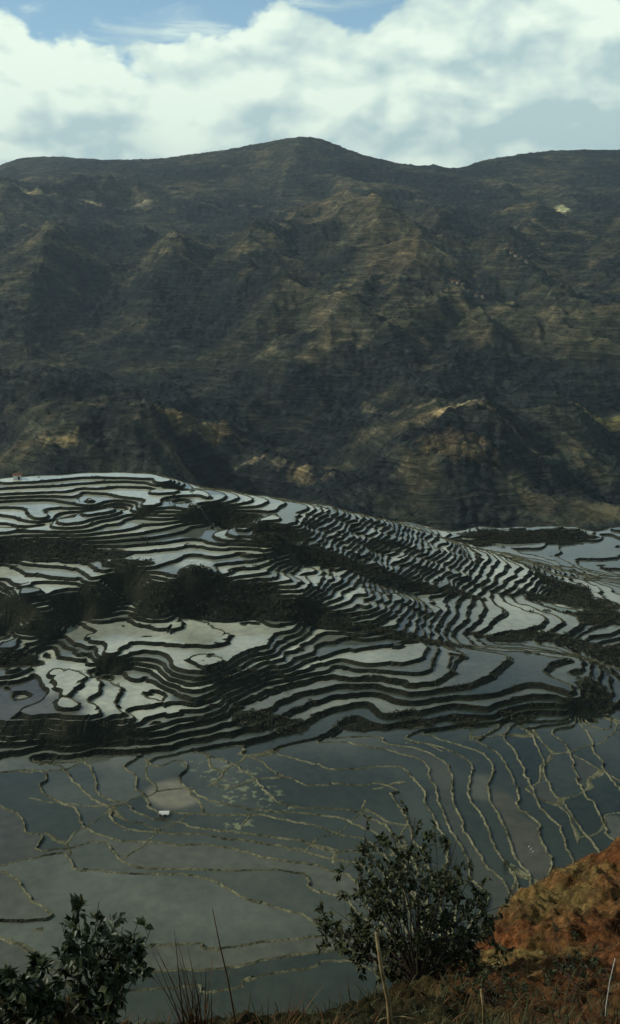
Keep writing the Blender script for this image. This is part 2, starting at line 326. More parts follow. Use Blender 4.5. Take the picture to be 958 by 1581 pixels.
# middle spur with bright steps
pts(-114.0, (320, 800)); pts(-117.5, (370, 818)); pts(-120.5, (420, 845)); pts(-122.4, (490, 878), (470, 868)); pts(-127.2, (560, 905)); pts(-131.5, (620, 925)); pts(-135.5, (680, 938)); pts(-138.6, (740, 948)); pts(-139.9, (770, 958), (830, 950), (800, 965), (840, 960))
pts(-117.6, (330, 858)); pts(-119.4, (360, 878)); pts(-121.6, (405, 900)); pts(-124.4, (440, 922)); pts(-126.2, (480, 930)); pts(-122.6, (460, 890)); pts(-126.0, (520, 912)); pts(-129.6, (580, 935)); pts(-129.2, (540, 948)); pts(-129.8, (480, 948)); pts(-132.6, (600, 966)); pts(-132.4, (620, 955)); pts(-136.6, (680, 975)); pts(-138.0, (700, 985)); pts(-128.6, (420, 945))
pts(-141.3, (760, 990), (840, 990)); pts(-143.5, (900, 1000), (950, 990)); pts(-141.5, (900, 960), (950, 950)); pts(-146, (958, 1030), (1000, 1010))
# far ground on the right
pts(-159.6, (880, 852), (820, 852), (930, 862), (780, 842), (850, 858), (960, 866)); pts(-159.2, (940, 828), (890, 834), (1010, 835), (955, 840)); pts(-160.5, (960, 886), (900, 874)); pts(-157.5, (650, 812), (600, 806), (690, 820), (630, 808)); pts(-155, (850, 812), (800, 812), (750, 815), (890, 812)); pts(-158.8, (760, 832), (860, 834), (730, 834)); pts(-158, (940, 814), (1010, 812)); pts(-159.8, (715, 845))
CTRL = [(q[0], q[1], q[2] * (1.0 if len(q) > 3 else sc(q[0]))) for q in CTRL]
CW = np.array([at_z(u, v, z) for u, v, z in CTRL])
# ground that drops behind the crests into the main valley, and below the viewer
extra = []
for ang in range(-34, 35, 6):
    a = R(ang); 
    
    for d, z in ((735, -230), (708, -224)): extra.append((d * math.sin(a), d * math.cos(a), z))
    dd, zz = (590, -165) if ang < 0 else (682, -210)
    extra.append((dd * math.sin(a), dd * math.cos(a), zz))
    extra.append((165 * math.sin(a), 165 * math.cos(a), -149))
for u, v, z in ((-150, 760, -111), (-250, 800, -115), (-200, 900, -126), (-250, 1000, -135), (-200, 1100, -142), (-250, 1220, -151), (-200, 1350, -150), (1150, 1000, -159), (1200, 1150, -158), (1150, 900, -170), (1250, 1300, -158)):
    extra.append(tuple(at_z(u, v, z)))
CW = np.concatenate([CW, np.array(extra)])
_rb = RBF(CW, CW[:, 2], c=4.0, reg=0.015)
gx = np.arange(-420, 421, 2.0); gy = np.arange(120, 761, 2.0)
GX, GY = np.meshgrid(gx, gy)
_rb_grid = _rb(GX, GY); base_f = grid_interp(gx, gy, _rb_grid)
def to_T(z):
    return np.where(z > ZA, (z - ZA) / SH, np.where(z > ZB, (z - ZA) / SA, (ZB - ZA) / SA + (z - ZB) / SH))
def from_T(t):
    tb = (ZB - ZA) / SA
    return np.where(t > 0, t * SH + ZA, np.where(t > tb, t * SA + ZA, ZB + (t - tb) * SH))
_sg = np.hypot(*np.gradient(_rb_grid, 2.0)); steep_f = grid_interp(gx, gy, np.clip((_sg - 0.06) / 0.22, 0.12, 1.0))
def plots(x, y, seed):
    """irregular plots: a random number for each and how far a place is from the plot's edge"""
    xi = np.floor(x).astype(np.int64); yi = np.floor(y).astype(np.int64); d1 = np.full(np.shape(x), 9.0); d2 = d1.copy(); rid = np.zeros(np.shape(x)); rid2 = rid.copy()
    for di in (-1, 0, 1):
        for dj in (-1, 0, 1):
            h = ((xi + di) * 73856093) ^ ((yi + dj) * 19349663) ^ (seed * 83492791); h = (h ^ (h >> 13)) * 1274126177; h = h ^ (h >> 16)
            d = np.hypot(xi + di + (h & 1023) / 1023.0 - x, yi + dj + ((h >> 10) & 1023) / 1023.0 - y); near_ = d < d1
            hv = ((h >> 20) & 1023) / 1023.0; sec = ~near_ & (d < d2); rid2 = np.where(near_, rid, np.where(sec, hv, rid2))
            d2 = np.where(near_, d1, np.minimum(d2, d)); rid = np.where(near_, hv, rid); d1 = np.minimum(d1, d)
    return rid - 0.5, d2 - d1, rid + rid2
def basin_w(x, y):
    u, v = project(np.stack([x, y, base_f(x, y)], -1)); return sstep(-7, 7, v - np.interp(u, [q[0] for q in FOOT], [q[1] for q in FOOT])) * (y < 345)
def plateau_w(x, y):
    return sstep(1.2, 0.75, np.hypot((x + 95) / 85, (y - 470) / 62))
def surf_T(x, y):
    d = np.hypot(x, y)
    basin = basin_w(x, y)
    flat = 1 - 0.75 * plateau_w(x, y); amp = flat * (1.6 - 0.9 * basin) * (0.45 + 0.55 * steep_f(x, y))
    wx = x + amp * (fbm(x / 17, y / 17, 3, 2) + 0.55 * perlin(x / 6, y / 6, 5)) + 0.3 * perlin(x / 2.6, y / 2.6, 6)
    wy = y + amp * (fbm(x / 17, y / 17, 9, 2) + 0.55 * perlin(x / 6, y / 6, 11)) + 0.3 * perlin(x / 2.6, y / 2.6, 12)
    t = to_T(base_f(wx, wy))
    # bunds that merge and part again
    jog = np.tanh(3.0 * perlin(x / 24, y / 24, 21)) * 0.55 + np.tanh(3.5 * perlin(x / 13, y / 13, 23)) * 0.3
    t = t + flat * jog * (1 - 0.8 * basin) * steep_f(x, y)
    pid_, pe_, _ = plots((wx + 0.4 * wy) / 15.0, (wy - 0.3 * wx) / 12.0, 401); t = t + 0.85 * flat * pid_ * sstep(0.0, 0.09, pe_) * (1 - 0.4 * basin) * (0.35 + 0.65 * steep_f(x, y))
    # off the basin the same heights are stepped three at a time
    n = np.floor(t / 3); f = t / 3 - n; f2 = np.where(f < 0.86, f * (0.31 / 0.86), 0.31 + (f - 0.86) * (0.69 / 0.14))
    return np.where((t < 0) & (t > (ZB - ZA) / SA), t + (1 - basin) * (3 * (n + f2) - t), t)
def hit(u, v, dmin=150, dmax=700):
    d = ray(u, v); s = np.linspace(dmin, dmax, 3000) / math.hypot(d[0], d[1]); p = d[None] * s[:, None]
    below = p[:, 2] < base_f(p[:, 0], p[:, 1]); i = int(np.argmax(below)); return p[i]
def ground_z(x, y): return float(from_T(np.floor(surf_T(np.array([x]), np.array([y]))))[0])
# ------------------------------------------------------------------ terraces: exact cut along every bund
def fan_grid(angs, ds):
    AA, DD = np.meshgrid(angs, ds); X = DD * np.sin(AA); Y = DD * np.cos(AA)
    n, m = X.shape; idx = np.arange(n * m).reshape(n, m)
    q = np.stack([idx[:-1, :-1], idx[:-1, 1:], idx[1:, 1:], idx[1:, :-1]], -1).reshape(-1, 4)
    return X.ravel(), Y.ravel(), q
def cut_integer(D, col):
    """D: triangles (n,3,k); split along every whole-number value of column col"""
    done = []
    for _ in range(14):
        F = D[:, :, col]; r = np.round(F); near = np.abs(F - r) < 2e-3; F = np.where(near, r, F); D[:, :, col] = F
        lo, hi = F.min(1), F.max(1); k = np.floor(lo) + 1; c = hi > k + 1e-9
        done.append(D[~c]); D = D[c]
        if not len(D): break
        g = D[:, :, col] - k[c][:, None]
        sg = np.sign(g); npos = (sg > 0).sum(1); nneg = (sg < 0).sum(1); out = []
        on = (sg == 0).any(1)
        a = D[on]; ga = g[on]
        if len(a):                                   # one corner lies on the cut
            r0 = np.argmax(ga == 0, 1); ii = np.arange(len(a))
            p0, p1, p2 = a[ii, r0], a[ii, (r0 + 1) % 3], a[ii, (r0 + 2) % 3]
            g1, g2 = ga[ii, (r0 + 1) % 3], ga[ii, (r0 + 2) % 3]; t = g1 / (g1 - g2)
            q = p1 + t[:, None] * (p2 - p1); q[:, col] = p0[:, col]
            out += [np.stack([p0, p1, q], 1), np.stack([p0, q, p2], 1)]
        a = D[~on]; ga = g[~on]
        if len(a):
            sa = np.sign(ga); lone = np.where(((sa > 0).sum(1) == 1)[:, None], sa > 0, sa < 0); r0 = np.argmax(lone, 1); ii = np.arange(len(a))
            p0, p1, p2 = a[ii, r0], a[ii, (r0 + 1) % 3], a[ii, (r0 + 2) % 3]
            g0, g1, g2 = ga[ii, r0], ga[ii, (r0 + 1) % 3], ga[ii, (r0 + 2) % 3]
            q1 = p0 + (g0 / (g0 - g1))[:, None] * (p1 - p0); q2 = p0 + (g0 / (g0 - g2))[:, None] * (p2 - p0)
            kk = k[c][~on]; q1[:, col] = kk; q2[:, col] = kk
            out += [np.stack([p0, q1, q2], 1), np.stack([q1, p1, p2], 1), np.stack([q1, p2, q2], 1)]
        D = np.concatenate(out)
    return np.concatenate(done + ([D] if len(D) else []))
def weld(P):
    key = np.round(P.reshape(-1, 3) * 500).astype(np.int64)
    h = key[:, 0] * 4000037 * 4000037 + key[:, 1] * 4000037 + key[:, 2]
    _, first, inv = np.unique(h, return_index=True, return_inverse=True)
    return P.reshape(-1, 3)[first], inv.reshape(-1, 3)
# stretches of steep slope left as grass, without water: (u, v, radius in metres across the view, along it)
DRY = [(400, 1112, 9, 6), (440, 1118, 9, 5), (560, 1120, 6, 3), (640, 1116, 6, 3), (720, 1112, 6, 3), (800, 1106, 7, 3), (920, 1070, 7, 12),
       (300, 940, 20, 6), (360, 942, 12, 5), (230, 945, 8, 5), (60, 852, 26, 8), (140, 858, 18, 7), (200, 868, 12, 5), (400, 912, 9, 5), (320, 890, 12, 5), (440, 940, 12, 5),
       (400, 818, 14, 7), (440, 838, 18, 7), (500, 860, 18, 7), (550, 876, 15, 6), (600, 892, 14, 5), (660, 908, 13, 4), (720, 918, 10, 4), (370, 804, 12, 6), (870, 905, 16, 14), (900, 930, 20, 12), (850, 925, 16, 6), (940, 950, 18, 10),
       (860, 985, 20, 5), (780, 985, 16, 3), (940, 1010, 18, 8), (500, 955, 13, 4), (570, 972, 12, 4), (640, 986, 12, 4), (700, 994, 10, 3), (800, 825, 40, 8), (880, 822, 20, 6), (720, 838, 20, 5), (30, 1022, 9, 6)]
# beds of one pond that look different: (u, v, radius m, colour)
PALE, TAN, BRN, GRN, GREY, ALG = (0.52, 0.54, 0.42), (0.115, 0.118, 0.088), (0.092, 0.086, 0.06), (0.11, 0.15, 0.09), (0.085, 0.085, 0.068), (0.30, 0.32, 0.16)
BED = [(100, 1040, 9, PALE), (130, 1060, 9, PALE), (170, 1050, 9, PALE), (205, 1065, 10, PALE), (215, 1085, 8, PALE), (150, 1020, 8, PALE), (180, 1030, 8, PALE), (130, 1085, 7, PALE), (170, 1080, 8, PALE), (105, 1065, 7, PALE), (235, 1075, 6, PALE), (190, 1015, 8, PALE),
       (40, 1080, 17, GREY), (20, 1050, 14, GREY), (60, 1100, 12, GREY), (310, 1325, 30, TAN), (400, 1335, 26, TAN), (240, 1318, 18, TAN), (470, 1340, 14, TAN), (300, 1475, 26, TAN), (420, 1470, 24, TAN), (500, 1462, 16, TAN), (10, 1385, 14, TAN), (10, 1475, 18, TAN),
       (270, 1225, 6.5, (0.24, 0.22, 0.15)), (750, 1215, 6, TAN), (760, 1240, 7, BRN), (790, 1290, 8, BRN), (810, 1320, 8, BRN), (940, 1275, 5, TAN), (325, 768, 7, PALE), (640, 812, 26, TAN), (600, 808, 18, TAN),
       (200, 800, 8, PALE), (170, 800, 7, PALE), (10, 1290, 8, GREY), (20, 1260, 6, GREY), (900, 940, 12, GRN), (860, 940, 9, GRN), (340, 1050, 6, PALE), (30, 1320, 10, GREY),
       (180, 945, 6, PALE), (360, 900, 6, PALE), (420, 905, 6, PALE), (460, 880, 6, PALE), (500, 920, 6, PALE), (300, 870, 6, PALE), (340, 885, 6, PALE), (700, 855, 5, PALE), (780, 885, 5, PALE), (800, 880, 5, PALE), (690, 845, 4, PALE), (840, 950, 14, GREY)]
# pale water: silt, and on the upper ponds sky sheen painted into the colour
SILT_SHEEN = [(100, 780, 2.2), (0, 780, 2.2), (100, 740, 1.8), (250, 765, .8), (200, 800, 1.7), (290, 780, .9), (30, 885, .6), (100, 895, .7), (60, 940, .55), (180, 945, .7), (270, 850, .6), (350, 870, .75), (450, 900, .7), (430, 830, .6), (520, 920, .6), (600, 910, .35), (660, 940, .3), (740, 945, .35), (500, 800, .5), (620, 840, .35), (700, 860, .45), (790, 885, .65),
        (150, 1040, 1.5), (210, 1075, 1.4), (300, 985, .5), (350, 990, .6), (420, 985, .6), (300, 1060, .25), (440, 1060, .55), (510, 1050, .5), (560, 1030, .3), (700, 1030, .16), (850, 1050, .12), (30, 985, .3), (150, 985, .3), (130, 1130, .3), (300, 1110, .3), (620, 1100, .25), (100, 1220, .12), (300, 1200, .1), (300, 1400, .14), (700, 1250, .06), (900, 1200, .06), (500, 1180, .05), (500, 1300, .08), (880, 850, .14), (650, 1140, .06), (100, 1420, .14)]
def terraces():
    angs = R(1) * np.linspace(-25, 25, 800); ds = np.concatenate([np.linspace(166, 345, 310), np.linspace(345.6, 500, 240), np.linspace(501, 745, 155)])
    X, Y, q = fan_grid(angs, ds)
    T = surf_T(X, Y); e = 0.6
    gx_ = (surf_T(X + e, Y) - surf_T(X - e, Y)) / (2 * e); gy_ = (surf_T(X, Y + e) - surf_T(X, Y - e)) / (2 * e)
    G = np.sqrt(gx_ ** 2 + gy_ ** 2)                                     # levels per metre
    basin = basin_w(X, Y)
    dry = np.zeros(len(X))
    for u, v, ra, rb in DRY:
        p = hit(u, v); d = ((X - p[0]) / ra) ** 2 + ((Y - p[1]) / rb) ** 2; dry = np.maximum(dry, sstep(1.25, 0.6, np.sqrt(d) + 0.35 * perlin(X / 7, Y / 7, 40)))
    wb = np.clip((0.4 + 0.1 * basin) * G, 0.012, 0.16); wr = np.clip((0.95 - 0.65 * basin) * G, 0.012, 0.56)
    wb = np.maximum(wb, 0.09 * dry); wr = np.maximum(wr, 0.55 * dry)             # no water left where it is dry
    tri = np.concatenate([q[:, [0, 1, 2]], q[:, [0, 2, 3]]])
    wx = X + 3.0 * fbm(X / 14, Y / 14, 511, 2); wy = Y + 3.0 * fbm(X / 14, Y / 14, 513, 2); _, pe, pr = plots((wx + 0.3 * wy) / 25.0, (wy - 0.5 * wx) / 21.0, 501)
    gate = np.where(pr > 0.95, 1.0, -1.0); clear_ = np.hypot((X + 22) / 40, (Y - 205) / 30) < 1          # the widest pond is undivided
    Q = np.clip(pe * 11.5 / (0.42 + 0.1 * perlin(X / 5, Y / 5, 517)), 0, 1.6) + 1.6 * ((gate < 0) | (basin < 0.9) | clear_)
    D = np.stack([X, Y, T, T - wb, T + wr, wb, wr, basin, dry, np.minimum(Q, 1.6)], -1)[tri]
    for col in (2, 3, 4, 9): D = cut_integer(D, col)
    # flag triangles; every corner's height follows from its side of the cut
    c = D.mean(1); k = np.floor(c[:, 2] + 1e-6); f = c[:, 2] - k
    isb = f < c[:, 5]; isr = (f > 1 - c[:, 6]) & ~isb; xb = (c[:, 9] < 1) & ~isb & ~isr; pond = ~isb & ~isr & ~xb; tread = pond & (c[:, 8] > 0.5); pond = pond & ~tread
    fv = D[:, :, 2] - k[:, None]; wbv = D[:, :, 5]; wrv = D[:, :, 6]
    zk = from_T(k)[:, None]; zk1 = from_T(k + 1)[:, None]
    hb = 0.3 + 0.09 * perlin(D[:, :, 0] / 3.3, D[:, :, 1] / 3.3, 50)
    tb = np.clip(1 - fv / wbv, 0, 1); tr = np.clip((fv - 1 + wrv) / wrv, 0, 1)
    z = np.where(isb[:, None], zk + hb * tb, np.where(isr[:, None], zk + (zk1 - zk + hb) * tr, zk))
    z = z + np.where(xb[:, None], 0.22 * np.clip(1 - D[:, :, 9], 0, 1), 0); isb = isb | xb
    P = np.concatenate([D[:, :, :2], z[..., None]], -1)
    # ---- banks
    bank = ~pond; V, F = weld(P[bank]); V = V.copy()
    j = 0.12 * fbm(V[:, 0] / 0.9, V[:, 1] / 0.9 + V[:, 2], 60, 2); V[:, 0] += j; V[:, 1] += 0.12 * perlin(V[:, 0] / 0.8, V[:, 1] / 0.8, 61)
    me = np_mesh('terraced_hillside', V, F, smooth=False)
    Cb = c[bank]; top = isb[bank]; N1 = fbm(Cb[:, 0] / 9, Cb[:, 1] / 9, 70, 3)[:, None]; N2 = fbm(Cb[:, 0] / 1.7, Cb[:, 1] / 1.7, 71, 2)[:, None]
    bs = Cb[:, 7][:, None]
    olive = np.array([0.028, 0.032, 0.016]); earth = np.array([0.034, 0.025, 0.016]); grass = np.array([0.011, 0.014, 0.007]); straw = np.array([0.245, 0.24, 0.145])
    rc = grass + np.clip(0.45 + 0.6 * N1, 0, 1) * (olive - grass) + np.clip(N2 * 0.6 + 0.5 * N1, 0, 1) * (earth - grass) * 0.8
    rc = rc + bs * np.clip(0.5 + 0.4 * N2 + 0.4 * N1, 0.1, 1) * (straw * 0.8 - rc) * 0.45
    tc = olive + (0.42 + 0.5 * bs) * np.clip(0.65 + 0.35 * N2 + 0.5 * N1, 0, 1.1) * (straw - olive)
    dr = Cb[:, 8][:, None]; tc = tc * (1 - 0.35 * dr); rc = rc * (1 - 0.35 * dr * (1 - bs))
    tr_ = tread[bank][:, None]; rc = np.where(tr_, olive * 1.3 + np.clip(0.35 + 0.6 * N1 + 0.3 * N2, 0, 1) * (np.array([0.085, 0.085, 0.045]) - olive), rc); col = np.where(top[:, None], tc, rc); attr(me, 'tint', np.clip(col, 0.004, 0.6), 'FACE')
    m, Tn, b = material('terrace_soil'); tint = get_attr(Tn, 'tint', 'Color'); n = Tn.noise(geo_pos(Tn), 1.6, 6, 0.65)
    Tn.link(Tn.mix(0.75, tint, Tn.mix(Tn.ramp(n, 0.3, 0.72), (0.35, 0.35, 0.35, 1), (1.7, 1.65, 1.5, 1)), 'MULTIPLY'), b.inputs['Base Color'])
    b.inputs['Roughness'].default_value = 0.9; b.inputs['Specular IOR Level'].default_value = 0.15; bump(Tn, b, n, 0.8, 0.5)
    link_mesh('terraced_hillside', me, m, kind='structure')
    # ---- water standing on every level; every pond is one connected sheet with its own bed
    V, F = weld(P[pond]); Cp = c[pond]; kp = k[pond]
    lab = np.arange(len(V))
    E = np.concatenate([F[:, [0, 1]], F[:, [1, 2]]])
    for _ in range(200):                              # hook every root to its smallest neighbour, then flatten
        ra, rb = lab[E[:, 0]], lab[E[:, 1]]; dif = ra != rb
        if not dif.any(): break
        ra, rb = ra[dif], rb[dif]; hi_, lo_ = np.maximum(ra, rb), np.minimum(ra, rb); o_ = np.argsort(-lo_, kind='stable'); lab[hi_[o_]] = lo_[o_]; E = E[dif]
        while True:
            l2 = lab[lab]
            if (l2 == lab).all(): break
            lab = l2
    _, pid = np.unique(lab[F[:, 0]], return_inverse=True); npond = pid.max() + 1
    e1 = V[F[:, 1]] - V[F[:, 0]]; e2 = V[F[:, 2]] - V[F[:, 0]]; ar = np.abs(e1[:, 0] * e2[:, 1] - e1[:, 1] * e2[:, 0]) / 2
    area = np.bincount(pid, ar, npond); pcx = np.bincount(pid, ar * Cp[:, 0], npond) / (area + 1e-9); pcy = np.bincount(pid, ar * Cp[:, 1], npond) / (area + 1e-9)
    rr = np.random.RandomState(3).rand(npond); r2 = np.random.RandomState(4).rand(npond)
    clear = np.array([0.029, 0.041, 0.031]); silt_sheen = np.array([0.58, 0.60, 0.47]); mud = np.array([0.085, 0.082, 0.058])  # the pale end carries painted sky sheen as well as mud
    SP = np.array([hit(u, v) for u, v, _ in SILT_SHEEN]); sf = RBF(SP, [q_[2] for q_ in SILT_SHEEN], c=8.0, reg=0.05)
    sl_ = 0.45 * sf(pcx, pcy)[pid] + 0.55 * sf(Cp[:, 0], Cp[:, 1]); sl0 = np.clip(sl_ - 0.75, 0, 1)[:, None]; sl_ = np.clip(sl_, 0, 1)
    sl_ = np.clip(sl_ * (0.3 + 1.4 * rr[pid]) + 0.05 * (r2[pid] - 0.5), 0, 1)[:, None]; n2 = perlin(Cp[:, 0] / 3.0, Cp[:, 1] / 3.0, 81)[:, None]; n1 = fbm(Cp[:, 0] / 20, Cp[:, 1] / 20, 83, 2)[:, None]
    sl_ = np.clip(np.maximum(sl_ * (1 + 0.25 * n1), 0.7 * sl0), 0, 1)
    col = clear + sl_ ** 1.25 * (silt_sheen - clear); mw = ((r2 > 0.955) * 0.5)[pid][:, None] * np.clip(1 - 2 * sl_, 0, 1); col = col + mw * (mud - col)
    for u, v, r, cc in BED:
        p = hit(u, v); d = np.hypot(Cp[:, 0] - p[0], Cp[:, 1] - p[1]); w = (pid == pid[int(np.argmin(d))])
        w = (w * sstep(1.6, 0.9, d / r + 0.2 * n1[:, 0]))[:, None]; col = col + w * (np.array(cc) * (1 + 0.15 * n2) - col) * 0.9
    # floating duckweed on the middle ponds
    dk = np.zeros(len(Cp)); wn = sstep(0.12, 0.5, fbm(Cp[:, 0] / 2.6, Cp[:, 1] / 2.6, 95, 3)) * 0.8
    for u, v, r in ((330, 1195, 5), (365, 1215, 7), (405, 1225, 7), (345, 1235, 4), (430, 1245, 5), (370, 1275, 5), (300, 1180, 4), (350, 1178, 4), (385, 1190, 4)):
        p = hit(u, v); dk = np.maximum(dk, sstep(1.2, 0.5, np.hypot(Cp[:, 0] - p[0], Cp[:, 1] - p[1]) / r) * wn)
    col = col + dk[:, None] * (np.array(ALG) - col) * 0.8
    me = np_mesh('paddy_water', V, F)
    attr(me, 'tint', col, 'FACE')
    m, Tn, b = material('paddy_water'); pos = geo_pos(Tn); tint = get_attr(Tn, 'tint', 'Color')
    n = Tn.noise(pos, 0.35, 5, 0.6); n3 = Tn.noise(pos, 2.2, 4, 0.6)
    Tn.link(Tn.mix(0.5, tint, Tn.mix(Tn.ramp(n, 0.3, 0.7), (0.7, 0.72, 0.75, 1), (1.25, 1.22, 1.1, 1)), 'MULTIPLY'), b.inputs['Base Color'])
    Tn.link(Tn.ramp(n, 0.35, 0.7, 0.02, 0.11), b.inputs['Roughness']); b.inputs['IOR'].default_value = 1.4; b.inputs['Specular IOR Level'].default_value = 0.6
    bump(Tn, b, n3, 0.06, 0.05)
    link_mesh('paddy_water', me, m, kind='structure')
terraces()
# ------------------------------------------------------------------ the mountain across the valley
SKY = [(-260, 262), (-120, 266), (0, 254), (30, 243), (80, 239), (130, 245), (180, 253), (200, 262), (214, 267), (232, 263), (260, 256), (320, 248), (370, 239), (410, 221), (440, 211), (470, 207), (500, 213), (540, 231), (580, 252), (598, 264), (610, 267), (624, 262), (650, 254), (680, 252), (696, 260), (710, 258), (740, 245), (790, 236), (850, 229), (900, 227), (958, 229), (1060, 240), (1250, 250)]
MC = []
def yd(u): return 3650 + 250 * math.sin(u / 160.0) - 350 * math.exp(-((u - 465) / 90.0) ** 2)
for u, v in SKY:
    p = at_y(u, v, yd(u)); MC.append(p); MC.append(p * 1.12 - np.array([0, 0, 60])); MC.append(p * 1.45 - np.array([0, 0, 420]))
for u in range(-300, 1300, 100):
    for v, y in ((815, 770), (750, 865), (700, 950), (650, 1050), (600, 1165), (550, 1300), (500, 1460), (450, 1660), (400, 1920), (350, 2300), (300, 2800)):
        y2 = y * (1 + 0.05 * math.sin(u / 90.0 + v / 70.0)); MC.append(at_y(u, v, y2))
    MC.append(np.array([(u - CU) / FPX * 600, 600, -226])); MC.append(np.array([(u - CU) / FPX * 700, 700, -226]))
MC = np.array(MC); m_base = RBF(MC, MC[:, 2], c=55.0, reg=0.008)
# crest lines of the big spurs, high point first: (half width m, height m, places in the view)
SPURS = [(150, 62, ((440, 325), (520, 345), (600, 395), (645, 405), (630, 450), (600, 500))), (110, 40, ((640, 405), (560, 470), (500, 540), (450, 590))), (90, 34, ((330, 340), (280, 400), (240, 440), (225, 480))), (80, 30, ((400, 350), (395, 410), (385, 440))), (90, 32, ((450, 400), (430, 450), (400, 480))),
         (80, 30, ((690, 470), (660, 520), (620, 560))), (70, 22, ((770, 480), (720, 540), (680, 600))), (110, 12, ((830, 560), (790, 610), (740, 650), (690, 690), (640, 720))), (70, 24, ((840, 590), (860, 640), (930, 700))), (60, 10, ((640, 620), (700, 640), (740, 655))), (60, 12, ((800, 660), (760, 700), (700, 730))),
         (110, 36, ((100, 330), (70, 400), (50, 450), (55, 560))), (70, 24, ((110, 610), (240, 630), (330, 645), (400, 665), (480, 720), (530, 745))), (70, 22, ((330, 690), (400, 700), (450, 720))), (60, 18, ((60, 640), (110, 700), (180, 720))), (70, 22, ((230, 640), (200, 690), (190, 720))),
         (120, 40, ((870, 300), (840, 340), (790, 400), (760, 440))), (100, 30, ((700, 330), (680, 380), (690, 420))), (160, 40, ((200, 300), (150, 290), (60, 300))), (120, 36, ((465, 215), (440, 260), (430, 310)))]
_mx = np.arange(-2600, 2601, 20.0); _my = np.arange(560, 5700, 15.0); _MX, _MY = np.meshgrid(_mx, _my)
_mzb = m_base(_MX, _MY); mb_f = grid_interp(_mx, _my, _mzb)
def m_hit(u, v):
    d = ray(u, v); s = np.linspace(640, 4600, 3000) / d[1]; p = d[None] * s[:, None]
    below = p[:, 2] < mb_f(p[:, 0], p[:, 1]); return p[int(np.argmax(below))]
def seg_dist(x, y, P):
    best = np.full(np.shape(x), 1e9); tt = np.zeros(np.shape(x))
    n = len(P) - 1
    for i in range(n):
        a, b = P[i], P[i + 1]; d = b - a; t = np.clip(((x - a[0]) * d[0] + (y - a[1]) * d[1]) / (d @ d + 1e-9), 0, 1)
        q = np.hypot(x - a[0] - t * d[0], y - a[1] - t * d[1]); tt = np.where(q < best, (i + t) / n, tt); best = np.minimum(best, q)
    return best, tt
SPW = [(w, h, np.array([m_hit(u, v)[:2] for u, v in P])) for w, h, P in SPURS]
def m_height(x, y):
    z = mb_f(x, y); d = np.hypot(x, y)
    far = sstep(680, 1000, d); crest = sstep(2700, 3400, d)
    wx = x + 90 * fbm(x / 420, y / 420, 101, 3); wy = y + 90 * fbm(x / 420, y / 420, 107, 3)
    sp = np.zeros_like(x)
    for w, h, P in SPW:
        if len(P) < 2: continue
        q, t = seg_dist(wx * 0.25 + x * 0.75, wy * 0.25 + y * 0.75, P); sp = np.maximum(sp, 1.25 * h * np.clip(1 - q / w, 0, 1) ** 1.15 * np.clip(1.15 - 0.5 * t, 0, 1) * np.clip(t * 3, 0, 1))
    rg = (ridged(wx / 420 + 0.25 * wy / 420, wy / 1000, 111, 5, 0.5) - 0.95)
    rg2 = ridged((wx + 0.5 * wy) / 120, (wy - 0.3 * wx) / 260, 121, 4, 0.5) - 0.9
    z = z + far * (sp * (1 - 0.6 * crest) + 42 * rg * (1 - 0.93 * crest) + 8 * rg2 * (1 - 0.8 * crest)) - far * 8
    z = z + far * (2.2 * fbm(x / 26, y / 26, 131, 3) + sstep(1000, 1500, d) * 2.0 * np.abs(perlin(x / 11, y / 11, 137)))
    return z
def worley(x, y, seed):
    xi = np.floor(x).astype(np.int64); yi = np.floor(y).astype(np.int64); best = np.full(np.shape(x), 9.0)
    for di in (-1, 0, 1):
        for dj in (-1, 0, 1):
            h = ((xi + di) * 73856093) ^ ((yi + dj) * 19349663) ^ (seed * 83492791); h = (h ^ (h >> 13)) * 1274126177; h = h ^ (h >> 16)
            best = np.minimum(best, (xi + di + (h & 1023) / 1023.0 - x) ** 2 + (yi + dj + ((h >> 10) & 1023) / 1023.0 - y) ** 2)
    return np.sqrt(best)
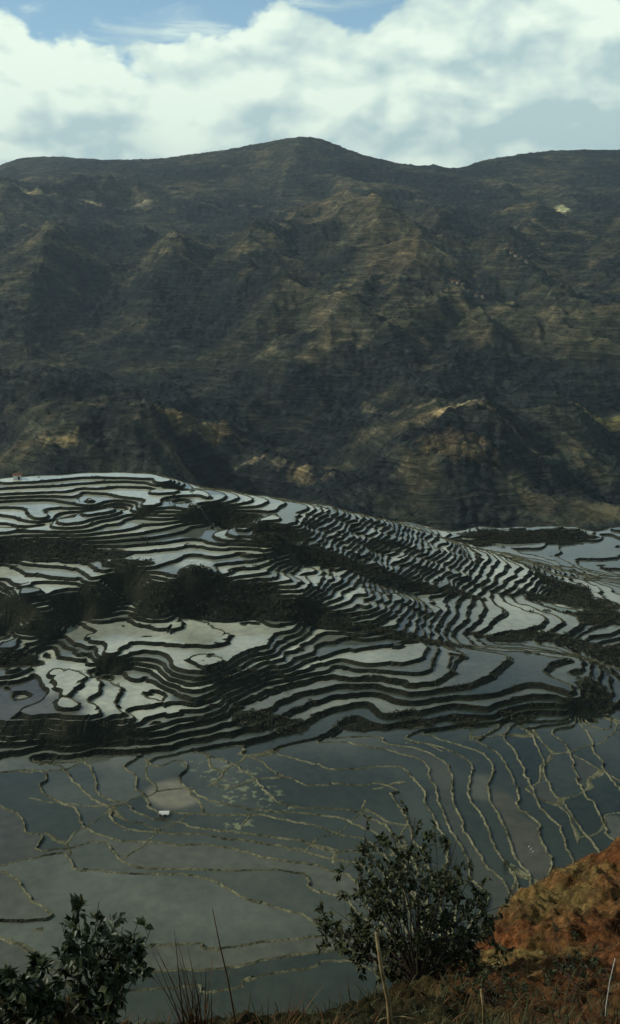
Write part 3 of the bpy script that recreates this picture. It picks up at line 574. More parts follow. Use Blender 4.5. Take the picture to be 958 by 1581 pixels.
def mountain():
    angs = R(1) * np.linspace(-25, 25, 900); ds = 640 * (5200 / 640.0) ** np.linspace(0, 1, 900)
    X, Y, q = fan_grid(angs, ds); Z = m_height(X, Y)
    # lower slopes are terraced too
    st = 4.0; tz = np.floor(Z / st) * st + st * np.clip((Z / st - np.floor(Z / st) - 0.55) / 0.45, 0, 1)
    tm = sstep(0.0, 0.35, fbm(X / 180, Y / 180, 151, 3) + 0.1) * sstep(2300, 1500, np.hypot(X, Y)); Z = Z + tm * (tz - Z) * 0.9
    # tree crowns where the slope is wooded, thinning out into scrub
    wood = sstep(-0.15, 0.35, -fbm(X / 260, Y / 260, 161, 4) * 0.8 - 0.5 * fbm(X / 60, Y / 60, 163, 3) + 0.05); sz = 7.0 + np.hypot(X, Y) / 450
    crown = np.clip(1 - worley(X / sz, Y / sz, 171) / 0.75, 0, 1); Zs = Z.copy(); Z = Z + (0.25 + 0.75 * wood) * crown * sz * 0.55 * (1 - 0.6 * sstep(2600, 3400, np.hypot(X, Y)))
    me = np_mesh('mountain', np.column_stack([X, Y, Z]), q, smooth=True)
    e = 14.0; zs = mb_f(X, Y)
    n1 = fbm(X / 260, Y / 260, 161, 4); n2 = fbm(X / 60, Y / 60, 163, 3); n3 = fbm(X / 13, Y / 13, 165, 2)
    relief = np.clip((Zs - zs) / 50.0, -1, 1)
    shady_forest = np.array([0.021, 0.029, 0.035]); scrub = np.array([0.068, 0.076, 0.054]); sunny_dryg = np.array([0.185, 0.155, 0.105]); dark = np.array([0.020, 0.023, 0.025])  # shade is tinted into the woods, sunlight into the dry grass
    a = np.clip(0.42 + 0.6 * n1 + 0.45 * relief + 0.3 * n2, 0, 1)[:, None]; b = np.clip(-0.12 + 0.7 * n2 + 0.55 * relief + 0.45 * n1 + 0.25 * n3, 0, 1)[:, None]  # ridges tinted lighter, gullies darker: sun and shade put into the colour
    low = sstep(1800, 1000, np.hypot(X, Y))[:, None]; a = a * (1 - 0.5 * wood[:, None]); b = b * (1 - 0.75 * wood[:, None])
    col = shady_forest + a * (scrub - shady_forest); col = col + b * (sunny_dryg - col) * (0.55 + 0.35 * low)
    col = col + np.clip(-0.3 * n1 - 0.4 * n2 - 0.1, 0, 0.8)[:, None] * (dark - col)
    # bare scars, tracks and clearings; sunlit spur faces painted in as tan patches
    for u, v, ra, rb, cc, w0 in ((878, 300, 16, 30, (0.62, 0.55, 0.33), 1), (868, 318, 20, 28, (0.62, 0.55, 0.33), 1), (884, 303, 14, 24, (0.5, 0.42, 0.28), 1), (790, 388, 9, 16, (0.42, 0.36, 0.28), 1), (45, 302, 45, 10, (0.45, 0.38, 0.22), .8), (140, 302, 26, 8, (0.42, 0.36, 0.24), .8), (222, 307, 30, 14, (0.40, 0.34, 0.24), .8), (788, 463, 12, 22, (0.22, 0.2, 0.1), .8), (612, 410, 26, 10, (0.30, 0.26, 0.18), .7), (690, 660, 14, 8, (0.40, 0.32, 0.2), .8), (722, 642, 12, 6, (0.45, 0.38, 0.24), .9), (930, 592, 34, 8, (0.24, 0.22, 0.1), .8),
                                 (380, 693, 16, 6, (0.30, 0.27, 0.2), .8), (470, 715, 14, 6, (0.30, 0.26, 0.16), .7), (95, 690, 14, 6, (0.26, 0.22, 0.13), .8), (700, 715, 40, 10, (0.20, 0.15, 0.085), .7), (280, 640, 60, 10, (0.17, 0.14, 0.075), .6), (700, 700, 30, 8, (0.18, 0.13, 0.08), .6), (320, 720, 40, 12, (0.16, 0.13, 0.07), .5), (750, 655, 24, 8, (0.2, 0.15, 0.09), .7), (610, 430, 60, 90, (0.13, 0.105, 0.065), .6), (490, 345, 60, 90, (0.13, 0.10, 0.065), .5)):
        p = m_hit(u, v); d = np.sqrt(((X - p[0]) / ra) ** 2 + ((Y - p[1]) / (rb * 1.6)) ** 2); w = (w0 * sstep(1.15, 0.6, d + 0.45 * n3 + 0.25 * n2))[:, None]; col = col + w * (np.array(cc) - col)
    for P in (((690, 470), (720, 468), (760, 473), (800, 476)), ((600, 395), (630, 408), (690, 430)), ((560, 610), (640, 640), (720, 640), (760, 665), (860, 685)), ((0, 304), (120, 303), (230, 310), (420, 308)), ((240, 620), (300, 640), (400, 665)), ((390, 690), (430, 705), (510, 735))):
        W = np.array([m_hit(u, v)[:2] for u, v in P]); q_, t = seg_dist(X, Y, W); w = (0.6 * sstep(7, 2.5, q_ + 2.0 * n2) * np.clip(0.5 + n2 + n3, 0, 1))[:, None]; col = col + w * (np.array([0.30, 0.26, 0.17]) - col)
    attr(me, 'tint', np.clip(col * 1.25, 0.006, 0.7))
    m, T, b = material('mountain_slope'); pos = geo_pos(T); tint = get_attr(T, 'tint', 'Color')
    sep = T.n('ShaderNodeSeparateXYZ'); T.link(pos, sep.inputs[0])
    wob = T.noise(pos, 0.012, 4, 0.6); lines = T.n('ShaderNodeTexNoise', noise_dimensions='2D')
    zc = T.m('MULTIPLY_ADD', wob, 22.0, T.m('MULTIPLY', sep.outputs[2], 1.0))
    T.link(T.xyz(T.m('MULTIPLY', sep.outputs[0], 0.006), T.m('MULTIPLY', zc, 0.16), 0.0), lines.inputs['Vector']); lines.inputs['Scale'].default_value = 1.6; lines.inputs['Detail'].default_value = 4
    fine = T.noise(pos, 0.055, 6, 0.72); patch = T.noise(pos, 0.02, 5, 0.6)
    ln = T.ramp(lines.outputs[0], 0.38, 0.62); c1 = T.mix(0.45, tint, T.mix(ln, (0.5, 0.52, 0.55, 1), (1.55, 1.5, 1.3, 1)), 'MULTIPLY')
    c2 = T.mix(0.85, c1, T.mix(T.ramp(fine, 0.32, 0.7), (0.33, 0.38, 0.4, 1), (1.75, 1.66, 1.5, 1)), 'MULTIPLY')
    c3 = T.mix(0.6, c2, T.mix(T.ramp(patch, 0.38, 0.62), (0.6, 0.68, 0.72, 1), (1.35, 1.22, 1.0, 1)), 'MULTIPLY')
    T.link(c3, b.inputs['Base Color']); b.inputs['Roughness'].default_value = 0.95; b.inputs['Specular IOR Level'].default_value = 0.05
    bump(T, b, T.m('ADD', fine, T.m('MULTIPLY', ln, 0.5)), 1.0, 9.0)
    link_mesh('mountain', me, m, kind='structure')
mountain()
# the far country behind the ridge and around, one sheet to the horizon
def plain():
    mb = MB(); n = 64; r0, r1 = 4900, 8500
    vs = [(r * math.sin(2 * math.pi * i / n), r * math.cos(2 * math.pi * i / n), z) for r, z in ((r0, -260), (r1, -300)) for i in range(n)]
    mb.add(vs, [(i, (i + 1) % n, n + (i + 1) % n, n + i) for i in range(n)])
    vs = [(r0 * math.sin(2 * math.pi * i / n), r0 * math.cos(2 * math.pi * i / n), -260) for i in range(n)]
    mb.add(vs, [tuple(range(n - 1, -1, -1))])
    mb.build('ground', two_tone('far_ground', (0.03, 0.038, 0.025), (0.07, 0.065, 0.04), 0.004)).__setitem__('kind', 'structure')
plain()
# ------------------------------------------------------------------ the near slope under the viewer
NC = []
def near(y, *uv):
    for u, v in uv: NC.append(at_y(u, v, y))
near(6.5, (0, 1585), (-200, 1590)); near(7.6, (0, 1530), (-200, 1500), (80, 1548)); near(7.5, (250, 1618), (480, 1612)); near(9.0, (250, 1588), (380, 1588), (480, 1582))
near(10.5, (560, 1552), (640, 1515)); near(12.2, (700, 1488)); near(14.2, (742, 1440)); near(15.2, (762, 1402)); near(16.0, (800, 1386)); near(16.5, (850, 1362)); near(17.0, (900, 1330)); near(17.5, (958, 1298)); near(18.3, (1050, 1235)); near(19, (1200, 1150))
near(13.4, (820, 1440), (900, 1420)); near(14.5, (880, 1385), (830, 1405)); near(13.5, (958, 1400)); near(11.8, (760, 1480), (850, 1480), (958, 1470)); near(10.0, (700, 1530), (800, 1525), (900, 1525), (958, 1530)); near(8.5, (620, 1575), (760, 1575), (900, 1575)); near(15, (1080, 1350)); near(12, (1150, 1450))
_crest = [(-200, 1500, 7.6), (0, 1530, 7.6), (80, 1548, 8), (250, 1588, 9), (380, 1588, 9.2), (480, 1582, 9.4), (560, 1552, 10.6), (640, 1515, 11), (700, 1488, 12.4), (742, 1440, 14.4), (762, 1402, 15.4), (800, 1386, 16.2), (850, 1362, 16.7), (900, 1330, 17.2), (958, 1298, 17.7), (1050, 1235, 18.5), (1200, 1150, 19.2)]
for u, v, y in _crest:
    p = at_y(u, v, y)
    for dy, dz in ((3, -4.2), (8, -11.5), (18, -24)): NC.append(p + np.array([0.1 * dy * np.sign(u - 480), dy, dz]))
for x in (-14, -7, 0, 7, 14): NC.append(np.array([x, 0.0, -1.7 + 0.02 * x])); NC.append(np.array([x, 3.0, -3.1 + 0.03 * x])); NC.append(np.array([x, -6.0, 0.6]))
for x in (-60, -30, 0, 30, 60): NC.append(np.array([x, 55.0, -62.0])); NC.append(np.array([2 * x, 110.0, -112.0])); NC.append(np.array([2 * x, 168.0, -158.0]))
NC = np.array(NC); n_base = RBF(NC, NC[:, 2], c=1.2, reg=0.03)
def n_height(x, y):
    z = n_base(x, y); d = np.hypot(x, y); f = sstep(5.0, 9.0, d)
    wx = x + 0.5 * fbm(x / 1.7, y / 1.7, 201, 2); wy = y + 0.5 * fbm(x / 1.7, y / 1.7, 203, 2)
    return z + f * (0.13 * fbm(wx / 1.6, wy / 1.6, 205, 3) + 0.10 * (ridged((wx + wy) / 1.1, (wx - wy) / 2.6, 207, 4) - 1.0)) + f * 0.10 * (ridged(x / 0.55, y / 0.8, 208, 3) - 0.9) + 0.09 * fbm(x / 0.3, y / 0.3, 209, 3)
def near_slope():
    angs = R(1) * np.linspace(-36, 36, 620); ds = np.concatenate([np.linspace(-0.5, 5, 40) + 0.8, 6 * (24 / 6.0) ** np.linspace(0, 1, 460), 24.5 * (172 / 24.5) ** np.linspace(0, 1, 90)])
    X, Y, q = fan_grid(angs, ds); Z = n_height(X, Y); me = np_mesh('near_slope', np.column_stack([X, Y, Z]), q, smooth=True)
    n1 = fbm(X / 1.9, Y / 1.9, 221, 3); n2 = fbm(X / 0.5, Y / 0.5, 223, 3)
    red = np.array([0.23, 0.095, 0.036]); och = np.array([0.27, 0.165, 0.062]); brn = np.array([0.12, 0.062, 0.03]); grn = np.array([0.035, 0.04, 0.018]); yel = np.array([0.22, 0.175, 0.065])
    a = np.clip(0.5 + 0.7 * n1 + 0.3 * n2, 0, 1)[:, None]; col = brn + a * (red - brn); col = col + np.clip(0.9 * n2 - 0.5 * n1 - 0.05, 0, 1)[:, None] * (och - col)
    for u, v, y, r in ((855, 1380, 16, 1.0), (850, 1410, 14.6, 1.1), (800, 1470, 12, 0.9), (760, 1470, 12, 0.6)):
        p = at_y(u, v, y); w = (sstep(1.3, 0.3, np.hypot(X - p[0], Y - p[1]) / r + 0.5 * n2) * 0.8)[:, None]; col = col + w * (yel - col)
    # turf and litter away from the bare bank
    g = np.maximum(sstep(2.6, 1.0, X + 0.35 * (Y - 9) * 0 + 0.8 * n1), sstep(11.4, 9.6, Y + 0.9 * n1 - 0.25 * n2) * np.clip(0.55 + 0.8 * n1 + 0.5 * n2 - 0.3 * sstep(0.5, 2.0, X), 0, 1))[:, None]
    col = col + g * (grn * (1 + 0.5 * n2[:, None]) - col) * 0.92
    attr(me, 'tint', np.clip(col, 0.01, 0.6))
    m, T, b = material('near_soil'); pos = geo_pos(T); n = T.noise(pos, 9.0, 7, 0.7); nl = T.noise(pos, 2.4, 5, 0.6)
    c1 = T.mix(0.85, get_attr(T, 'tint', 'Color'), T.mix(T.ramp(n, 0.3, 0.7), (0.3, 0.27, 0.25, 1), (1.7, 1.6, 1.5, 1)), 'MULTIPLY')
    T.link(T.mix(0.7, c1, T.mix(T.ramp(nl, 0.36, 0.64), (0.4, 0.38, 0.36, 1), (1.4, 1.35, 1.3, 1)), 'MULTIPLY'), b.inputs['Base Color'])
    b.inputs['Roughness'].default_value = 0.95; b.inputs['Specular IOR Level'].default_value = 0.1; bump(T, b, n, 1.0, 0.12)
    link_mesh('near_slope', me, m, kind='structure')
near_slope()
def n_hit(u, v, y0=5.0, y1=22.0):
    d = ray(u, v); s = np.linspace(y0, y1, 1500) / d[1]; p = d[None] * s[:, None]; zz = n_height(p[:, 0], p[:, 1])
    below = p[:, 2] < zz; i = int(np.argmax(below)); q = p[i] if below.any() else p[0]; return np.array([q[0], q[1], float(n_height(q[:1], q[1:2])[0])])
# ------------------------------------------------------------------ plants
def leaf_material(name, a, b_, rough=0.35, spec=0.5, trans=0.0):
    m, T, b = material(name); n = T.n('ShaderNodeNewGeometry').outputs['Random Per Island']; n2 = T.noise(T.n('ShaderNodeTexCoord').outputs['Object'], 5.0, 3, 0.5)
    v = T.m('MULTIPLY_ADD', n, 0.75, T.m('MULTIPLY', n2, 0.3)); T.link(T.mix(v, (*a, 1), (*b_, 1)), b.inputs['Base Color'])
    b.inputs['Roughness'].default_value = rough; b.inputs['Specular IOR Level'].default_value = spec
    return m
M_LEAF = leaf_material('glossy_leaf', (0.013, 0.024, 0.010), (0.06, 0.075, 0.026), 0.42, 0.3)
M_LEAF2 = leaf_material('small_leaf', (0.012, 0.020, 0.008), (0.06, 0.066, 0.020), 0.5, 0.2)
M_FAR = leaf_material('far_leaf', (0.016, 0.022, 0.010), (0.075, 0.072, 0.032), 0.6, 0.2)
M_BARK = two_tone('bark', (0.022, 0.016, 0.011), (0.055, 0.04, 0.027), 12, obj=True)
M_STRAW = leaf_material('dry_blade', (0.10, 0.055, 0.025), (0.30, 0.20, 0.085), 0.7, 0.2)
M_RUST = leaf_material('rusty_blade', (0.04, 0.021, 0.011), (0.19, 0.095, 0.036), 0.75, 0.15)
M_GRASS = leaf_material('green_blade', (0.016, 0.022, 0.008), (0.10, 0.10, 0.035), 0.55, 0.25)
M_STALK = two_tone('dead_stalk', (0.22, 0.15, 0.07), (0.45, 0.36, 0.18), 6, obj=True)
M_WHITE = two_tone('pale_stem', (0.5, 0.5, 0.45), (0.75, 0.73, 0.68), 10, obj=True)
def leaf(mb, p, d, up, L, W):
    d = d / np.linalg.norm(d); s = np.cross(d, up); s /= np.linalg.norm(s) + 1e-9; n = np.cross(s, d)
    a = p; t = p + d * L - n * L * 0.12; m1 = p + d * L * 0.45 + s * W + n * W * 0.35; m2 = p + d * L * 0.45 - s * W + n * W * 0.35; c = p + d * L * 0.5
    mb.add([a, m1, t, m2, c], [(0, 1, 4), (1, 2, 4), (0, 4, 3), (4, 2, 3)])
def rvec(r): 
    v = r.normal(size=3); return v / np.linalg.norm(v)
def leafy(name, label, cat, root, tips, r, stem_r, L, per, mat, spread, group=None, forks=3, base_dir=(0, 0, 1)):
    """woody stems from the root to every tip; sprays of leaves round the ends of the twigs"""
    root = np.array(root, float); t = thing(name, label, cat, tuple(root), group=group); st = MB(); lf = MB()
    for tp in tips:
        tp = np.array(tp, float) - root; mid = tp * 0.5 + np.array([0, 0, 0.06 * np.linalg.norm(tp)]) + r.normal(size=3) * 0.05 * np.linalg.norm(tp); pts_ = [np.array([0, 0, -0.1]) + rvec(r) * stem_r, tp * 0.22 + rvec(r) * 0.03 + np.array([0, 0, 0.02]), mid, tp]
        st.tube(pts_, stem_r, stem_r * 0.3, 5)
        for k in range(forks):
            f0 = mid + (tp - mid) * r.uniform(0.1, 0.9); e = f0 + (rvec(r) + np.array([0, 0, 0.35])) * spread * r.uniform(0.5, 1.0); st.tube([f0, (f0 + e) / 2 + rvec(r) * 0.02, e], stem_r * 0.35, stem_r * 0.15, 4)
            for i in range(per):
                q = e + (f0 - e) * abs(r.normal()) * 0.35; dd = (e - f0) / (np.linalg.norm(e - f0) + 1e-9) * 0.5 + rvec(r); leaf(lf, q, dd, np.array([0, 0, 1.0]) + 0.6 * rvec(r), L * r.uniform(0.6, 1.15), L * r.uniform(0.2, 0.3))
    lf.build('foliage', mat, t); st.build('trunk', M_BARK, t); return t
rs = np.random.RandomState(11)
def tips_at(y, uv, jit=0.25): return [at_y(625 + (u - 625) * 1.1 if y > 10 else u, v, y + rs.uniform(-jit, jit) * 2) for u, v in uv]
# the broad shrub in the middle of the near slope
rt = at_y(645, 1535, 10.4); rt[2] = float(n_height(rt[:1], rt[1:2])[0])
leafy('leafy_shrub', 'broad dark green small-leaved shrub on the slope left of the orange bank', 'shrub', rt,
      tips_at(11.6, [(570, 1292), (605, 1275), (640, 1262), (668, 1280), (700, 1292), (545, 1320), (580, 1330), (620, 1320), (660, 1320), (700, 1320), (560, 1300), (620, 1360), (650, 1350), (690, 1370), (715, 1400), (735, 1420), (640, 1400), (600, 1420), (560, 1425), (525, 1435), (500, 1425), (490, 1445), (570, 1460), (610, 1450), (660, 1430), (690, 1440), (720, 1455), (640, 1480), (680, 1490), (590, 1490), (540, 1480), (710, 1490), (630, 1300), (595, 1300), (675, 1400), (655, 1460), (735, 1380), (650, 1500), (620, 1515), (735, 1470), (755, 1450), (765, 1480), (740, 1500), (750, 1420), (760, 1400), (690, 1330), (720, 1350), (520, 1400), (505, 1455), (530, 1460), (545, 1380), (560, 1350), (600, 1505), (640, 1515), (680, 1510), (660, 1490), (620, 1480), (700, 1470), (580, 1480), (650, 1535), (610, 1535), (690, 1530)], 0.35),
      rs, 0.012, 0.10, 12, M_LEAF2, 0.34, forks=7)
# the small bush at lower left
rt = at_y(165, 1590, 6.6); rt[2] = float(n_height(rt[:1], rt[1:2])[0])
leafy('leafy_bush', 'small bush with large glossy leaves at the lower left of the slope', 'bush', rt,
      tips_at(6.8, [(118, 1398), (153, 1392), (95, 1425), (115, 1440), (140, 1425), (165, 1440), (190, 1430), (215, 1420), (235, 1428), (130, 1470), (160, 1475), (190, 1465), (215, 1450), (110, 1495), (145, 1505), (175, 1510), (200, 1500), (150, 1545), (185, 1550), (120, 1540), (170, 1410)], 0.2),
      rs, 0.008, 0.11, 8, M_LEAF, 0.13, forks=5)
rt = at_y(50, 1600, 6.6); rt[2] = float(n_height(rt[:1], rt[1:2])[0])
leafy('leafy_bush', 'low dark bush cut off by the lower left corner of the photo', 'bush', rt,
      tips_at(6.7, [(65, 1495), (80, 1520), (20, 1510), (0, 1500), (40, 1530), (65, 1545), (95, 1540), (20, 1550), (-30, 1500), (80, 1570)], 0.25), rs, 0.008, 0.11, 16, M_LEAF, 0.12, forks=6)
rt = at_y(880, 1560, 9.0); rt[2] = float(n_height(rt[:1], rt[1:2])[0])
leafy('leafy_bush', 'sparse green bush at the foot of the orange bank near the right edge', 'bush', rt,
      [n_hit(u, v) + np.array([0, -0.15, 0.25]) for u, v in ((870, 1470), (900, 1460), (930, 1470), (850, 1500), (880, 1510), (910, 1490), (940, 1500), (830, 1530))], rs, 0.008, 0.06, 8, M_LEAF2, 0.16, forks=5)
rt = at_y(770, 1560, 9.0); rt[2] = float(n_height(rt[:1], rt[1:2])[0])
leafy('leafy_bush', 'low dark bush in front of the shaded foot of the orange bank', 'bush', rt,
      [n_hit(u, v) + np.array([0, -0.15, 0.2]) for u, v in ((740, 1510), (770, 1505), (800, 1515), (720, 1530), (760, 1535), (790, 1540), (820, 1530), (680, 1530), (700, 1510))], rs, 0.008, 0.06, 8, M_LEAF2, 0.15, forks=5)
def blade(mb, p, d, L, w, droop, r, n=4):
    d = d / np.linalg.norm(d); s = np.cross(d, (0, 0, 1)) + 1e-3; s = s / np.linalg.norm(s); vs = []
    for i in range(n + 1):
        t = i / n; c = p + d * L * t - np.array([0, 0, droop * L * t * t]) + np.array([d[0], d[1], 0]) * droop * L * t * t * 0.5; ww = w * (1 - t) ** 0.7 + 0.0006
        vs += [c - s * ww, c + s * ww]
    mb.add(vs, [(2 * i, 2 * i + 1, 2 * i + 3, 2 * i + 2) for i in range(n)])
def undergrowth():
    gr, st = MB(), MB()
    for i in range(15000):
        u = rs.uniform(-180, 1150); y = rs.uniform(6.2, 19); x = (u - CU) / FPX * y * 1.15; bare = x > 1.8 and y > 10.2
        if bare and rs.rand() > 0.22 + 0.35 * (perlin(np.array([x * 0.8]), np.array([y * 0.8]), 301)[0] > 0.15): continue
        p = np.array([x, y, 0.0]); mb = st if rs.rand() < (0.75 if bare else 0.3) else gr; d = np.array([rs.normal() * 0.5, rs.normal() * 0.5, 1.0]); blade(mb, p, d, rs.uniform(0.10, 0.34) * (0.5 if bare else 1), rs.uniform(0.003, 0.008), rs.uniform(0.1, 0.6), rs, 3)
    for i in range(16000):                            # short dry growth clinging to the bank
        y = rs.uniform(9.8, 17.6); x = rs.uniform(1.6, 7.5); q = 0.5 + 0.9 * float(perlin(np.array([x * 0.9]), np.array([y * 0.6]), 303)[0])
        if rs.rand() > q: continue
        blade(st if rs.rand() < 0.8 else gr, np.array([x, y, 0.0]), np.array([-0.5 + rs.normal() * 0.6, -0.5 + rs.normal() * 0.4, 0.55]), rs.uniform(0.07, 0.2), rs.uniform(0.004, 0.009), rs.uniform(0.2, 0.8), rs, 3)
    for mb, nm, m, kind in ((gr, 'undergrowth', M_GRASS, 'stuff'), (st, 'dry_grass', M_RUST, 'stuff')):
        V = np.array(mb.v); n = 8; root = V.reshape(-1, n, 3)[:, 0]; z = n_height(root[:, 0], root[:, 1]) - 0.02; V[:, 2] += np.repeat(z, n)
        mb.v = [tuple(q) for q in V]; o = mb.build(nm, m); o['kind'] = kind
        tag(o, 'green grass and weeds covering the near slope' if nm == 'undergrowth' else 'rusty dry grass tufts scattered over the near slope and bank', 'undergrowth' if nm == 'undergrowth' else 'dry grass')
undergrowth()
def tall_stem(name, label, cat, y, uv, r0, r1, m, leaves=0, group=None):
    P_ = [at_y(u, v, y) for u, v in uv]; base = P_[0].copy(); zb = float(n_height(base[:1], base[1:2])[0])
    if zb < base[2]: P_ = [np.array([base[0], base[1], zb - 0.05])] + P_
    o = np.array([base[0], base[1], min(zb, base[2])]); t = thing(name, label, cat, tuple(o), group=group); mb = MB(); mb.tube([q - o for q in P_], r0, r1, 6); mb.build('stem', m, t, True)
    if leaves:
        for i in range(leaves):
            lb = MB(); k = rs.uniform(0.25, 0.95) * (len(P_) - 1); j = int(k); q = P_[j] + (P_[min(j + 1, len(P_) - 1)] - P_[j]) * (k - j) - o; blade(lb, q, np.array([rs.normal(), rs.normal() * 0.5, 0.9]), rs.uniform(0.12, 0.3), 0.006, 0.5, rs)
            lb.build('blade', m, t)
    return t
tall_stem('dry_stem', 'tall thin bare brown stem standing against the tan strip pond', 'stem', 7.4, ((366, 1590), (352, 1510), (340, 1460), (328, 1402)), 0.011, 0.004, M_RUST)
tall_stem('dead_stalk', 'thick pale yellow dead stalk left of the broad shrub', 'stalk', 7.2, ((604, 1595), (600, 1545), (590, 1500), (581, 1440)), 0.030, 0.014, M_STALK, 2)
tall_stem('dead_stalk', 'short pale broken stick in front of the low dark bush', 'stalk', 8.0, ((748, 1590), (747, 1555), (743, 1528)), 0.018, 0.012, M_STALK)
tall_stem('pale_stem', 'thin whitish bare stem at the lower right edge', 'stem', 8.0, ((934, 1595), (936, 1555), (942, 1515), (950, 1480)), 0.006, 0.004, M_WHITE)
for i, (u0, v0, u1, v1, lab_) in enumerate(((315, 1590, 268, 1470, 'rusty grass clump leaning left beside the small bush'), (300, 1590, 300, 1472, 'upright rusty grass clump right of the small bush'), (420, 1595, 452, 1520, 'low rusty grass clump on the crest left of the dead stalk'))):
    rt = at_y(u0, v0, 7.0); zb = float(n_height(rt[:1], rt[1:2])[0]); rt[2] = min(rt[2], zb) if rt[2] > zb else zb; tipp = at_y(u1, v1, 7.0); t = thing('grass_clump', lab_, 'grass', tuple(rt)); mb = MB()
    for k in range(26): d = tipp - rt + np.array([rs.normal() * 0.16, rs.normal() * 0.12, rs.normal() * 0.05]); blade(mb, np.array([rs.normal() * 0.05, rs.normal() * 0.05, -0.03]), d, np.linalg.norm(tipp - rt) * rs.uniform(0.6, 1.25), 0.0075, rs.uniform(0.0, 0.25), rs, 5)
    mb.build('blades', M_RUST, t)

# ------------------------------------------------------------------ growth on the hillsides
def clump(mb, c, rad, n, r, L, flat=0.8):
    for k in range(n):
        d = rvec(r); d[2] = abs(d[2]) * flat + 0.05; p = c + d * rad * r.uniform(0.55, 1.05); leaf(mb, p, rvec(r) + d * 0.7, np.array([0, 0, 1.0]) + 0.7 * rvec(r), L * r.uniform(0.7, 1.4), L * r.uniform(0.28, 0.45))
def hill_scrub():
    """weeds and low bushes along the banks and over the steep dry slopes"""
    r = np.random.RandomState(21); n = 120000; X = r.uniform(-190, 210, n); Y = r.uniform(275, 620, n); b = base_f(X, Y); u, v = project(np.stack([X, Y, b], -1))
    T = surf_T(X, Y); f = T - np.floor(T); e = 0.8; G = np.hypot((surf_T(X + e, Y) - surf_T(X - e, Y)), (surf_T(X, Y + e) - surf_T(X, Y - e))) / (2 * e)
    dry = np.zeros(n)
    for q in DRY:
        p = hit(q[0], q[1]); dry = np.maximum(dry, sstep(1.2, 0.6, np.hypot((X - p[0]) / q[2], (Y - p[1]) / q[3])))
    g = fbm(X / 22, Y / 22, 311, 3); onbank = (f > 1 - 0.7 * np.clip(0.8 * G, 0.02, 0.5)) | (f < 0.3 * G)
    ok = (u > -120) & (u < 1080) & (v < 1200) & (basin_w(X, Y) < 0.5) & (((dry > 0.4) & (r.rand(n) < 0.75)) | (onbank & (g > 0.2))); idx = np.where(ok)[0][:12000]
    zt = np.where(f[idx] > 0.5, from_T(np.floor(T[idx])) * 0.4 + from_T(np.floor(T[idx]) + 1) * 0.6, from_T(np.floor(T[idx])))
    base = np.array([0.0, 0, 0]); protos = []
    for k in range(14):
        mb = MB(); clump(mb, base, 0.5, 22, r, 0.34); protos.append((np.array(mb.v), mb.f))
    V, F = [], []; off = 0
    tri = np.array([[q[0], q[1], q[2]] for q in protos[0][1]])
    for j, ii in enumerate(idx):
        pv, pf = protos[j % 14]; a = r.uniform(0, 6.28); s_ = r.uniform(0.7, 1.6) * (1.6 if r.rand() < 0.12 else 1.0) * (1.35 if dry[ii] > 0.4 else 1.0); c, sn = math.cos(a) * s_, math.sin(a) * s_
        V.append(np.column_stack([pv[:, 0] * c - pv[:, 1] * sn + X[ii], pv[:, 0] * sn + pv[:, 1] * c + Y[ii], pv[:, 2] * s_ * r.uniform(0.6, 1.1) + zt[j] - 0.1])); F.append(np.array(pf) + off); off += len(pv)
    o = link_mesh('scrub', np_mesh('scrub', np.concatenate(V), np.concatenate(F)), M_FAR, kind='stuff'); tag(o, 'dark weeds and low scrub growing on the banks and steep slopes', 'scrub')
hill_scrub()
def shrub_proto(seed, tree=False):
    r = np.random.RandomState(seed); lf, st = MB(), MB(); n = 5 if tree else 4
    for k in range(n):
        a = r.uniform(0, 6.28); c = np.array([math.cos(a) * r.uniform(0.15, 0.45), math.sin(a) * r.uniform(0.15, 0.45), r.uniform(0.35, 0.95)]); clump(lf, c, r.uniform(0.28, 0.42), 60, r, 0.17, 1.0)
        st.tube([np.array([0, 0, -0.15]), c * np.array([0.3, 0.3, 0.5]), c], 0.035, 0.012, 5)
    return lf, st
_protos = [shrub_proto(k) for k in (31, 32, 33)]; _pm = [None] * 3
def hill_shrub(i, u, v, size, label):
    p = hit(u, v); p[2] = ground_z(p[0], p[1]); t = thing('hillside_shrub', label, 'shrub', tuple(p), rz=i * 1.7, group='shrubs standing on the terrace bunds'); t.scale = (size, size, size * 0.95); k = i % 3
    if _pm[k] is None: _pm[k] = (_protos[k][0].build('foliage', M_FAR, t), _protos[k][1].build('trunk', M_BARK, t)); return
    for q in _pm[k]: c = q.copy(); C.objects.link(c); c.parent = t
